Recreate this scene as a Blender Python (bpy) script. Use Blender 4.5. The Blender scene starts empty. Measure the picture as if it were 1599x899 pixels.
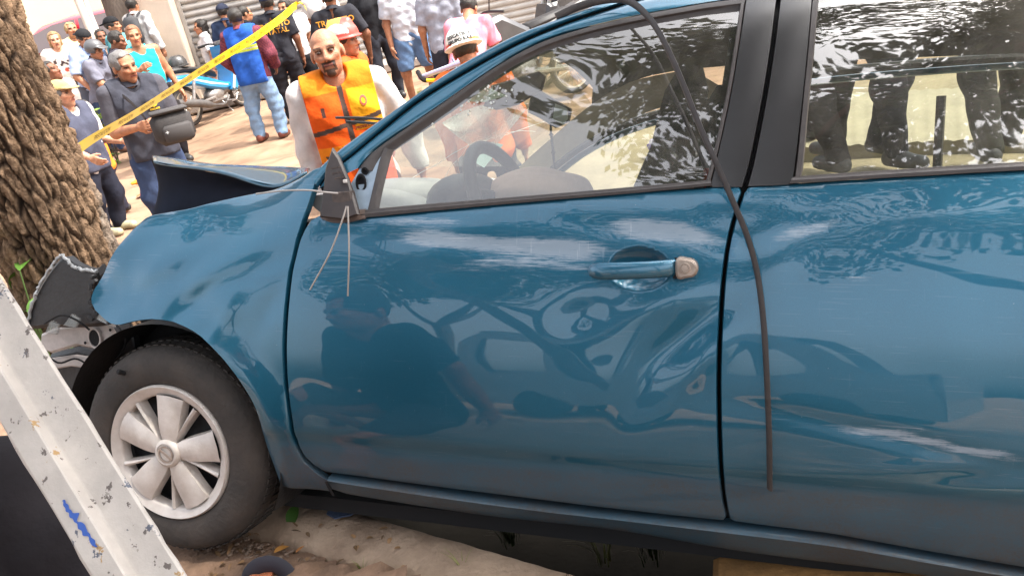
import bpy, bmesh, math, random
import numpy as np
from mathutils import Vector, Matrix, geometry, noise
from mathutils.bvhtree import BVHTree

random.seed(7); rng = np.random.default_rng(7)
SC = bpy.context.scene
COL = SC.collection
R = math.radians

# ------------------------------------------------------------------ camera
CAM_H = 1.65
FPX = 1255.0                       # focal length in pixels of a 1599 px wide picture
ROLL, PITCH = R(12.0), R(22.5)
_dn = np.array([math.sin(ROLL)*math.cos(PITCH), math.cos(ROLL)*math.cos(PITCH), math.sin(PITCH)])
_up = -_dn
_fw = np.array([0, 0, 1.0]) - _up*_up[2]; _fw /= np.linalg.norm(_fw)
_rt = np.cross(_fw, _up)
MW = np.array([_rt, _fw, _up])     # camera axes (x right, y down, z forward) -> world
CAM = np.array([0, 0, CAM_H])
cd = bpy.data.cameras.new('camera'); cam = bpy.data.objects.new('camera', cd); COL.objects.link(cam)
_b = MW @ np.diag([1, -1, -1])
m4 = Matrix([list(_b[i])+[CAM[i]] for i in range(3)]+[[0, 0, 0, 1]])
cam.matrix_world = m4
cd.sensor_width = 36; cd.lens = FPX/1599*36; cd.clip_start = .02; cd.clip_end = 3000
SC.camera = cam

# ------------------------------------------------------------------ light
SUN_EL, SUN_AZ = R(60), R(98)      # azimuth from +Y towards +X
wd = bpy.data.worlds.new('World'); SC.world = wd; wd.use_nodes = True
nt = wd.node_tree; nt.nodes.clear()
wo = nt.nodes.new('ShaderNodeOutputWorld'); bg = nt.nodes.new('ShaderNodeBackground')
sk = nt.nodes.new('ShaderNodeTexSky'); sk.sky_type = 'NISHITA'; sk.sun_disc = False
sk.sun_elevation = SUN_EL; sk.sun_rotation = SUN_AZ; sk.dust_density = 6.0; sk.air_density = 1.0; sk.ozone_density = 1.0
hs = nt.nodes.new('ShaderNodeHueSaturation'); hs.inputs['Saturation'].default_value = .35; hs.inputs['Value'].default_value = 1.2
nt.links.new(sk.outputs[0], hs.inputs['Color']); nt.links.new(hs.outputs[0], bg.inputs[0])
bg.inputs[1].default_value = .15
nt.links.new(bg.outputs[0], wo.inputs[0])
sl = bpy.data.lights.new('sun', 'SUN'); sl.energy = 2.0; sl.angle = R(1.0); sl.color = (1, .93, .82)
sun = bpy.data.objects.new('sun', sl); COL.objects.link(sun)
sd = Vector((math.sin(SUN_AZ)*math.cos(SUN_EL), math.cos(SUN_AZ)*math.cos(SUN_EL), math.sin(SUN_EL)))
sun.rotation_euler = sd.to_track_quat('Z', 'Y').to_euler()
SC.view_settings.view_transform = 'Standard'; SC.view_settings.look = 'None'
SC.view_settings.exposure = 1.72; SC.view_settings.gamma = 1
SC.cycles.max_bounces = 8; SC.cycles.transparent_max_bounces = 16; SC.cycles.caustics_reflective = False; SC.cycles.caustics_refractive = False

# ------------------------------------------------------------------ sight lines
def ray(u, v):
    return MW @ np.array([(u-799.5)/FPX, (v-449.5)/FPX, 1.0])
def at(u, v, D):                    # point seen at pixel (u,v) at depth D
    return CAM + ray(u, v)*D
def onz(u, v, z=0.):
    d = ray(u, v); return CAM + d*((z-CAM_H)/d[2])

# car frame: X forward, Y out of its left flank (towards the viewer), Z up
RC = np.array([[-0.9562853504912275, -0.29144147614455584, -0.024087225214575625], [-0.02419169461500352, 0.16092530054252643, -0.986670061143515], [0.29143282304419627, -0.9429554144433132, -0.16097097062125093]])
u_, _, v_ = np.linalg.svd(RC); RC = u_ @ v_
CC = np.array([-1.54557172, 1.72148635, 1.08457495])
RWC = MW @ RC; TWC = CAM - RWC @ CC
def c2w(p): return RWC @ np.asarray(p, float) + TWC
def w2c(p): return RWC.T @ (np.asarray(p, float) - TWC)
def cp(u, v, Y):                    # car-frame point on the plane Y = const
    d = RC.T @ np.array([(u-799.5)/FPX, (v-449.5)/FPX, 1.0]); return CC + d*((Y-CC[1])/d[1])

# ------------------------------------------------------------------ materials
def L(r, g=None, b=None):           # sRGB 0-255 -> linear
    if g is None: r, g, b = r
    f = lambda x: (x/255/12.92 if x/255 <= .04045 else ((x/255+.055)/1.055)**2.4)
    return (f(r), f(g), f(b))
MATS = {}
def mat(name, col=(.5, .5, .5), rough=.6, metal=0., var=0., vscale=6., bump=0., bscale=60., coat=0., attr=None, spec=.5, col2=None, stretch=None, detail=5., sheen=0, coat_rough=.03, emis=None):
    if name in MATS: return MATS[name]
    m = bpy.data.materials.new(name); m.use_nodes = True; MATS[name] = m
    n = m.node_tree.nodes; l = m.node_tree.links; bs = n['Principled BSDF']
    bs.inputs['Roughness'].default_value = rough; bs.inputs['Metallic'].default_value = metal
    bs.inputs['Specular IOR Level'].default_value = spec
    bs.inputs['Coat Weight'].default_value = coat; bs.inputs['Coat Roughness'].default_value = coat_rough
    tc = n.new('ShaderNodeTexCoord'); src = tc.outputs['Object']
    if stretch:
        mp = n.new('ShaderNodeMapping'); mp.inputs['Scale'].default_value = stretch; l.new(src, mp.inputs[0]); src = mp.outputs[0]
    if attr:
        a = n.new('ShaderNodeAttribute'); a.attribute_name = attr; base = a.outputs['Color']
    else:
        rgb = n.new('ShaderNodeRGB'); rgb.outputs[0].default_value = (*col, 1); base = rgb.outputs[0]
    if var > 0 or col2:
        nz = n.new('ShaderNodeTexNoise'); nz.inputs['Scale'].default_value = vscale; nz.inputs['Detail'].default_value = detail; nz.inputs['Roughness'].default_value = .62
        l.new(src, nz.inputs['Vector'])
        rp = n.new('ShaderNodeValToRGB'); rp.color_ramp.elements[0].position = .33; rp.color_ramp.elements[1].position = .67
        l.new(nz.outputs['Fac'], rp.inputs[0])
        mx = n.new('ShaderNodeMix'); mx.data_type = 'RGBA'
        l.new(rp.outputs[0], mx.inputs['Factor'])
        if col2:
            l.new(base, mx.inputs['A']); mx.inputs['B'].default_value = (*col2, 1)
        else:
            hv = n.new('ShaderNodeHueSaturation'); hv.inputs['Value'].default_value = 1-var; l.new(base, hv.inputs['Color'])
            hw = n.new('ShaderNodeHueSaturation'); hw.inputs['Value'].default_value = 1+var*.6; l.new(base, hw.inputs['Color'])
            l.new(hv.outputs[0], mx.inputs['A']); l.new(hw.outputs[0], mx.inputs['B'])
        base = mx.outputs['Result']
    l.new(base, bs.inputs['Base Color'])
    if bump > 0:
        nb = n.new('ShaderNodeTexNoise'); nb.inputs['Scale'].default_value = bscale; nb.inputs['Detail'].default_value = 6
        l.new(src, nb.inputs['Vector'])
        bp = n.new('ShaderNodeBump'); bp.inputs['Strength'].default_value = bump; bp.inputs['Distance'].default_value = .01
        l.new(nb.outputs['Fac'], bp.inputs['Height']); l.new(bp.outputs[0], bs.inputs['Normal'])
    if emis:
        bs.inputs['Emission Color'].default_value = (*emis[:3], 1); bs.inputs['Emission Strength'].default_value = emis[3]
    return m

def glass_mat(name, tint, f0=.05, refl=1.0, rough=.0, dust_tone=0.):
    m = bpy.data.materials.new(name); m.use_nodes = True; n = m.node_tree.nodes; l = m.node_tree.links; n.clear()
    out = n.new('ShaderNodeOutputMaterial'); tr = n.new('ShaderNodeBsdfTransparent'); tr.inputs[0].default_value = (*tint, 1)
    gl = n.new('ShaderNodeBsdfGlossy'); gl.inputs['Roughness'].default_value = rough; gl.inputs[0].default_value = (refl, refl, refl, 1)
    lw = n.new('ShaderNodeLayerWeight'); lw.inputs[0].default_value = .5; pw = n.new('ShaderNodeMath'); pw.operation = 'POWER'; pw.inputs[1].default_value = 5; l.new(lw.outputs['Facing'], pw.inputs[0])
    ma = n.new('ShaderNodeMath'); ma.operation = 'MULTIPLY_ADD'; ma.inputs[1].default_value = .8*(1-f0); ma.inputs[2].default_value = f0; l.new(pw.outputs[0], ma.inputs[0])
    mx = n.new('ShaderNodeMixShader'); l.new(ma.outputs[0], mx.inputs[0]); l.new(tr.outputs[0], mx.inputs[1]); l.new(gl.outputs[0], mx.inputs[2])
    df = n.new('ShaderNodeBsdfDiffuse'); df.inputs[0].default_value = (.46, .43, .38, 1); tc = n.new('ShaderNodeTexCoord'); mp = n.new('ShaderNodeMapping'); mp.inputs['Scale'].default_value = (1, 1, .35); nz = n.new('ShaderNodeTexNoise'); nz.inputs['Scale'].default_value = 14; nz.inputs['Detail'].default_value = 8; nz.inputs['Roughness'].default_value = .7
    l.new(tc.outputs['Object'], mp.inputs[0]); l.new(mp.outputs[0], nz.inputs['Vector']); dm = n.new('ShaderNodeMapRange'); dm.inputs['From Min'].default_value = .35; dm.inputs['From Max'].default_value = .75; dm.inputs['To Min'].default_value = dust_tone*.4; dm.inputs['To Max'].default_value = dust_tone*2; l.new(nz.outputs['Fac'], dm.inputs['Value'])
    m2 = n.new('ShaderNodeMixShader'); l.new(dm.outputs[0], m2.inputs[0]); l.new(mx.outputs[0], m2.inputs[1]); l.new(df.outputs[0], m2.inputs[2]); l.new(m2.outputs[0], out.inputs[0]); return m

# ------------------------------------------------------------------ mesh helpers
def tag(o, label=None, cat=None, group=None, kind=None):
    if label: o['label'] = label
    if cat: o['category'] = cat
    if group: o['group'] = group
    if kind: o['kind'] = kind
    return o
def empty(name, loc=(0, 0, 0), rz=0., label=None, cat=None, group=None):
    o = bpy.data.objects.new(name, None); COL.objects.link(o); o.location = loc; o.rotation_euler = (0, 0, rz); o.empty_display_size = .1
    return tag(o, label, cat, group)
class MB:
    def __init__(s): s.v = []; s.f = []; s.mi = []
    def add(s, vs, fs, mi=0):
        k = len(s.v); s.v += [tuple(map(float, p)) for p in vs]; s.f += [tuple(int(i)+k for i in f) for f in fs]; s.mi += [mi]*len(fs); return s
    def box(s, c, d, rz=0., rx=0., ry=0., bev=0., mi=0):
        hx, hy, hz = d[0]/2, d[1]/2, d[2]/2
        b = min(bev, hx*.9, hy*.9, hz*.9)
        M = Matrix.Rotation(rz, 3, 'Z') @ Matrix.Rotation(ry, 3, 'Y') @ Matrix.Rotation(rx, 3, 'X')
        if b <= 0:
            vs = [(x*hx, y*hy, z*hz) for z in (-1, 1) for x, y in ((-1, -1), (1, -1), (1, 1), (-1, 1))]
            fs = [(3, 2, 1, 0), (4, 5, 6, 7), (0, 1, 5, 4), (1, 2, 6, 5), (2, 3, 7, 6), (3, 0, 4, 7)]
        else:
            vs = []; fs = []
            for z in (-hz, -hz+b, hz-b, hz):
                i = b if abs(z) == hz else 0
                for x, y in ((-hx+b, -hy+i), (hx-b, -hy+i), (hx-i, -hy+b), (hx-i, hy-b), (hx-b, hy-i), (-hx+b, hy-i), (-hx+i, hy-b), (-hx+i, -hy+b)): vs.append((x, y, z))
            for r in range(3):
                for j in range(8): fs.append((r*8+j, r*8+(j+1) % 8, r*8+8+(j+1) % 8, r*8+8+j))
            fs.append(tuple(range(7, -1, -1))); fs.append(tuple(range(24, 32)))
        s.add([M @ Vector(p) + Vector(c) for p in vs], fs, mi); return s
    def tube(s, pts, r, n=8, cap=True, mi=0, flat=None):
        pts = [Vector(p) for p in pts]; N = len(pts); rs = r if isinstance(r, (list, tuple, np.ndarray)) else [r]*N
        vs = []; prev = None
        for i in range(N):
            t = (pts[min(i+1, N-1)]-pts[max(i-1, 0)]).normalized()
            if prev is None:
                a = Vector((0, 0, 1)) if abs(t.z) < .9 else Vector((1, 0, 0)); a = (a - t*a.dot(t)).normalized()
            else: a = (prev - t*prev.dot(t)).normalized()
            prev = a; b = t.cross(a)
            for j in range(n):
                q = 2*math.pi*j/n; ca, sa = math.cos(q), math.sin(q)
                if flat: sa *= flat
                vs.append(pts[i]+(a*ca+b*sa)*rs[i])
        fs = [(i*n+j, i*n+(j+1) % n, (i+1)*n+(j+1) % n, (i+1)*n+j) for i in range(N-1) for j in range(n)]
        if cap: fs += [tuple(range(n-1, -1, -1)), tuple((N-1)*n+j for j in range(n))]
        s.add(vs, fs, mi); return s
    def lathe(s, prof, o=(0, 0, 0), axis='Z', n=32, mi=0, a0=0., a1=2*math.pi):
        full = abs(a1-a0-2*math.pi) < 1e-6; k = n if full else n+1; vs = []
        for r, h in prof:
            for j in range(k):
                q = a0+(a1-a0)*j/n; c, t = r*math.cos(q), r*math.sin(q)
                p = {'Z': (c, t, h), 'Y': (c, h, t), 'X': (h, c, t)}[axis]
                vs.append((p[0]+o[0], p[1]+o[1], p[2]+o[2]))
        m = len(prof); fs = []
        for i in range(m-1):
            for j in range(n if full else n):
                j2 = (j+1) % k
                f = (i*k+j, i*k+j2, (i+1)*k+j2, (i+1)*k+j)
                fs.append(f if axis != 'Y' else f[::-1])
        s.add(vs, fs, mi); return s
    def prism(s, poly, y0, y1, axis='Y', bev=0., mi=0):   # polygon in (a,b), extruded along an axis
        n = len(poly); P = np.array(poly, float)
        area = .5*np.sum(P[:, 0]*np.roll(P[:, 1], -1)-np.roll(P[:, 0], -1)*P[:, 1])
        if area < 0: P = P[::-1]
        def ins(b):
            Q = []
            for i in range(n):
                e1 = P[i]-P[i-1]; e2 = P[(i+1) % n]-P[i]
                n1 = np.array([-e1[1], e1[0]])/(np.linalg.norm(e1)+1e-9); n2 = np.array([-e2[1], e2[0]])/(np.linalg.norm(e2)+1e-9)
                m = n1+n2; m /= (np.linalg.norm(m)+1e-9); Q.append(P[i]+m*b/max(.4, m@n1))
            return np.array(Q)
        sgn = 1 if y1 > y0 else -1
        rings = [(P, y0), (P, y1)] if bev <= 0 else [(ins(bev), y0), (P, y0+sgn*bev), (P, y1-sgn*bev), (ins(bev), y1)]
        vs = []
        for Q, h in rings:
            for a, b in Q: vs.append({'Y': (a, h, b), 'Z': (a, b, h), 'X': (h, a, b)}[axis])
        m = len(rings); fs = [(i*n+j, i*n+(j+1) % n, (i+1)*n+(j+1) % n, (i+1)*n+j) for i in range(m-1) for j in range(n)]
        fs += [tuple(range(n-1, -1, -1)), tuple((m-1)*n+j for j in range(n))]
        s.add(vs, fs, mi); return s
    def ell(s, c, r, n=16, m=10, mi=0, rot=None):
        vs = []; 
        for i in range(m+1):
            th = math.pi*i/m
            for j in range(n):
                q = 2*math.pi*j/n; p = Vector((r[0]*math.sin(th)*math.cos(q), r[1]*math.sin(th)*math.sin(q), r[2]*math.cos(th)))
                if rot: p = rot @ p
                vs.append(p+Vector(c))
        fs = [(i*n+j, (i+1)*n+j, (i+1)*n+(j+1) % n, i*n+(j+1) % n) for i in range(m) for j in range(n)]
        s.add(vs, fs, mi); return s
    def grid(s, G, mi=0, close=False):                      # G[i][j] points
        a, b = len(G), len(G[0]); vs = [p for r in G for p in r]
        fs = [(i*b+j, i*b+(j+1) % b, (i+1)*b+(j+1) % b, (i+1)*b+j) for i in range(a-1) for j in range(b if close else b-1)]
        s.add(vs, fs, mi); return s
    def build(s, name, mats, parent=None, smooth=True, angle=40, recalc=True, cols=None, bevel=0):
        me = bpy.data.meshes.new(name); me.from_pydata(s.v, [], s.f)
        mats = mats if isinstance(mats, (list, tuple)) else [mats]
        for m in mats: me.materials.append(m)
        if len(mats) > 1: me.polygons.foreach_set('material_index', s.mi)
        if recalc:
            b = bmesh.new(); b.from_mesh(me); bmesh.ops.remove_doubles(b, verts=b.verts, dist=1e-5); bmesh.ops.recalc_face_normals(b, faces=b.faces); b.to_mesh(me); b.free()
        me.validate()
        return link(name, me, parent, smooth, angle)
def link(name, me, parent=None, smooth=True, angle=40):
    if smooth:
        me.polygons.foreach_set('use_smooth', [True]*len(me.polygons))
        if angle < 180: 
            try: me.set_sharp_from_angle(angle=R(angle))
            except Exception: pass
    o = bpy.data.objects.new(name, me); COL.objects.link(o)
    if parent: o.parent = parent
    return o
def npmesh(name, V, Fq, mt, parent=None, col=None, smooth=True):
    me = bpy.data.meshes.new(name); V = np.asarray(V, np.float32); Fq = np.asarray(Fq, np.int32); k = Fq.shape[1]
    me.vertices.add(len(V)); me.vertices.foreach_set('co', V.ravel())
    me.loops.add(Fq.size); me.loops.foreach_set('vertex_index', Fq.ravel())
    me.polygons.add(len(Fq)); me.polygons.foreach_set('loop_start', np.arange(0, Fq.size, k, dtype=np.int32))
    if smooth: me.polygons.foreach_set('use_smooth', np.ones(len(Fq), bool))
    me.update(calc_edges=True); me.validate()
    if col is not None:
        a = me.attributes.new('Col', 'FLOAT_COLOR', 'POINT'); C4 = np.ones((len(V), 4), np.float32); C4[:, :3] = col; a.data.foreach_set('color', C4.ravel())
    for m in (mt if isinstance(mt, (list, tuple)) else [mt]): me.materials.append(m)
    o = bpy.data.objects.new(name, me); COL.objects.link(o)
    if parent: o.parent = parent
    return o
def smooth_path(pts, n=60, closed=False):                   # Catmull-Rom, evenly resampled
    P = np.array(pts, float); N = len(P); out = []
    rngk = N if closed else N-1
    for i in range(rngk):
        if closed: p0, p1, p2, p3 = P[i-1], P[i], P[(i+1) % N], P[(i+2) % N]
        else: p0, p1, p2, p3 = P[max(i-1, 0)], P[i], P[i+1], P[min(i+2, N-1)]
        for t in np.linspace(0, 1, 12, endpoint=False):
            out.append(.5*((2*p1)+(-p0+p2)*t+(2*p0-5*p1+4*p2-p3)*t*t+(-p0+3*p1-3*p2+p3)*t**3))
    if not closed: out.append(P[-1])
    else: out.append(P[0])
    out = np.array(out); d = np.r_[0, np.cumsum(np.linalg.norm(np.diff(out, axis=0), axis=1))]
    t = np.linspace(0, d[-1], n+1 if closed else n); res = np.array([np.interp(t, d, out[:, k]) for k in range(out.shape[1])]).T
    return res[:-1] if closed else res
def sstep(a, b, x): t = np.clip((np.asarray(x, float)-a)/(b-a), 0, 1); return t*t*(3-2*t)
_nd = rng.normal(size=(40, 3)); _np = rng.uniform(0, 6.28, 40)
def wav(P, scale, seed=0, n=8):                             # cheap smooth noise, about -1..1
    P = np.asarray(P, float); o = 0
    for i in range(n):
        k = (i+seed*5) % 40; o = o+np.sin(P @ (_nd[k]*scale) + _np[(k*7+seed) % 40])
    return o/math.sqrt(n)*.9
def text_mesh(body, size, extrude=.0008, spacing=1., bold=0.):
    cu = bpy.data.curves.new('lettering', 'FONT'); cu.body = body; cu.size = size; cu.extrude = extrude; cu.align_x = 'CENTER'; cu.align_y = 'CENTER'; cu.space_character = spacing; cu.offset = bold; cu.resolution_u = 3; cu.space_line = .85
    ob = bpy.data.objects.new('lettering', cu); COL.objects.link(ob); dg = bpy.context.evaluated_depsgraph_get(); dg.update()
    me = bpy.data.meshes.new_from_object(ob.evaluated_get(dg)); V = [tuple(v.co) for v in me.vertices]; Fs = [tuple(p.vertices) for p in me.polygons]
    bpy.data.objects.remove(ob); bpy.data.curves.remove(cu); bpy.data.meshes.remove(me)
    return np.array(V), Fs
# ------------------------------------------------------------------ signed-distance bodies
def smin(a, b, k):
    h = np.maximum(k-np.abs(a-b), 0)/k
    return np.minimum(a, b)-h*h*k*.25
class Field:
    def __init__(s, lo, hi, h):
        s.lo = np.array(lo, float)-2*h; s.h = h; s.n = np.ceil((np.array(hi)-s.lo)/h).astype(int)+3
        s.F = np.full(s.n, 1.0, np.float32)
    def sub(s, lo, hi):
        a = np.clip(np.floor((np.array(lo)-s.lo)/s.h).astype(int), 0, s.n-1); b = np.clip(np.ceil((np.array(hi)-s.lo)/s.h).astype(int)+1, 1, s.n)
        sl_ = tuple(slice(i, j) for i, j in zip(a, b))
        ax = [(s.lo[k]+s.h*np.arange(a[k], b[k])) for k in range(3)]
        return sl_, np.stack(np.meshgrid(*ax, indexing='ij'), -1)
def prim_d(p, P):
    if p[0] == 'c':
        _, a, b, ra, rb = p[:5]; a = np.asarray(a, float); ab = np.asarray(b, float)-a
        t = np.clip(((P-a) @ ab)/max(ab @ ab, 1e-9), 0, 1); q = P-a-t[..., None]*ab
        return np.sqrt((q*q).sum(-1))-(ra+(rb-ra)*t)
    _, c, r, Q = p[:4]
    q = P-np.asarray(c, float)
    if Q is not None: q = q @ Q
    r = np.asarray(r, float); k0 = np.sqrt(((q/r)**2).sum(-1)); k1 = np.sqrt(((q/(r*r))**2).sum(-1))
    return k0*(k0-1)/np.maximum(k1, 1e-6)
def prim_box(p, m):
    if p[0] == 'c':
        a, b = np.array(p[1], float), np.array(p[2], float); r = max(p[3], p[4])+m
        return np.minimum(a, b)-r, np.maximum(a, b)+r
    c = np.array(p[1], float); r = np.max(p[2])+m if p[3] is not None else np.array(p[2])+m
    return c-r, c+r
def polygonise(groups, h, k=.03, wr=0., seed=0, wsc=30.):
    """groups: list of (prims, clip, cuts); smooth union inside and between groups"""
    los, his = [], []
    for prims, _, _ in groups:
        for p in prims:
            a, b = prim_box(p, .01); los.append(a); his.append(b)
    fd = Field(np.min(los, 0), np.max(his, 0), h)
    for gi, (prims, clip, cuts) in enumerate(groups):
        alone = clip is not None or cuts
        G = np.full(fd.n, 1.0, np.float32) if alone else fd.F
        glo = np.min([prim_box(p, k+.01)[0] for p in prims], 0); ghi = np.max([prim_box(p, k+.01)[1] for p in prims], 0)
        for p in prims:
            kk = p[5] if p[0] == 'c' and len(p) > 5 else (p[4] if p[0] == 'e' and len(p) > 4 else k)
            sl_, P = fd.sub(*prim_box(p, max(kk, h)*1.5+h)); G[sl_] = smin(G[sl_], prim_d(p, P), kk)
        if alone:
            sl_, P = fd.sub(glo-h, ghi+h); g = G[sl_]
            if wr: g = g+wr*wav(P, wsc, seed)
            for c in (cuts or []):
                kc = c[-1] if isinstance(c[-1], float) and len(c) in (6,) and c[0] == 'e5' else .012
                d = prim_d(c, P); g = -smin(-g, d, kc)
            if clip is not None: g = np.maximum(g, clip(P))
            fd.F[sl_] = smin(fd.F[sl_], g, max(h, .012))
    return surface_nets(fd.F, fd.lo, h)
def surface_nets(F, lo, h):
    s = F < 0; n = np.array(F.shape)
    c = np.zeros(n-1, np.uint8)
    for dx in (0, 1):
        for dy in (0, 1):
            for dz in (0, 1): c += s[dx:n[0]-1+dx, dy:n[1]-1+dy, dz:n[2]-1+dz]
    act = (c > 0) & (c < 8); I = np.argwhere(act)
    if len(I) == 0: return np.zeros((0, 3)), np.zeros((0, 4), int)
    idx = np.full(n-1, -1, np.int64); idx[act] = np.arange(len(I))
    acc = np.zeros((len(I), 3)); cnt = np.zeros(len(I))
    for a in range(3):
        o = [k for k in range(3) if k != a]
        for d1 in (0, 1):
            for d2 in (0, 1):
                c0 = I.copy(); c0[:, o[0]] += d1; c0[:, o[1]] += d2; c1 = c0.copy(); c1[:, a] += 1
                f0 = F[tuple(c0.T)].astype(float); f1 = F[tuple(c1.T)].astype(float); m = (f0 < 0) != (f1 < 0)
                t = np.where(m, f0/np.where(m, f0-f1, 1), 0); p = c0.astype(float); p[:, a] += t
                acc[m] += p[m]; cnt[m] += 1
    V = lo+h*(acc/np.maximum(cnt, 1)[:, None]); Q = []
    for a in range(3):
        o = [(a+1) % 3, (a+2) % 3]
        A = [slice(None)]*3; B = [slice(None)]*3; A[a] = slice(0, -1); B[a] = slice(1, None)
        ch = s[tuple(A)] != s[tuple(B)]; E = np.argwhere(ch); E = E[(E[:, o[0]] > 0) & (E[:, o[1]] > 0) & (E[:, o[0]] < n[o[0]]-1) & (E[:, o[1]] < n[o[1]]-1)]
        if not len(E): continue
        ins = s[tuple(E.T)]
        def cell(d1, d2):
            q = E.copy(); q[:, o[0]] -= d1; q[:, o[1]] -= d2; return idx[tuple(q.T)]
        q = np.stack([cell(1, 1), cell(0, 1), cell(0, 0), cell(1, 0)], 1); q[~ins] = q[~ins][:, ::-1]
        Q.append(q)
    Q = np.concatenate(Q); return V, Q[(Q >= 0).all(1)]

# ------------------------------------------------------------------ people
M_SKIN = mat('skin', attr='Col', rough=.52, spec=.35, var=.24, vscale=22, bump=.3, bscale=150)
M_CLOTH = mat('cloth', attr='Col', rough=.88, spec=.15, bump=.55, bscale=26, var=.18, vscale=11, detail=8)
M_HAIR = mat('hair', attr='Col', rough=.55, bump=.6, bscale=160, stretch=(1, 1, .3))
M_SHELL = mat('helmet_shell', attr='Col', rough=.32, spec=.5, var=.08, vscale=30)
M_INK = mat('black_ink', (.012, .012, .012), .6)
M_GOLD = mat('gold_print', L(214, 150, 40), .6)
M_LEATHER = mat('shoe_leather', attr='Col', rough=.5, var=.2, vscale=40)
SKIN = dict(tan=L(176, 122, 92), dark=L(128, 84, 62), pale=L(205, 152, 122), mid=L(160, 108, 80))

def gz(x, y):                       # height of the ground
    x = np.asarray(x, float); y = np.asarray(y, float)
    z = .045*np.clip(y-9.5, 0, 9)
    px, py = x-TWC[0], y-TWC[1]
    X = px*RWC[0, 0]+py*RWC[1, 0]; Y = px*RWC[0, 1]+py*RWC[1, 1]
    dip = (1-sstep(.0, .5, X))*sstep(-4.4, -4., X)*(1-sstep(-.1, .3, Y))*sstep(-1.95, -1.6, Y)
    return z-.75*dip

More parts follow.
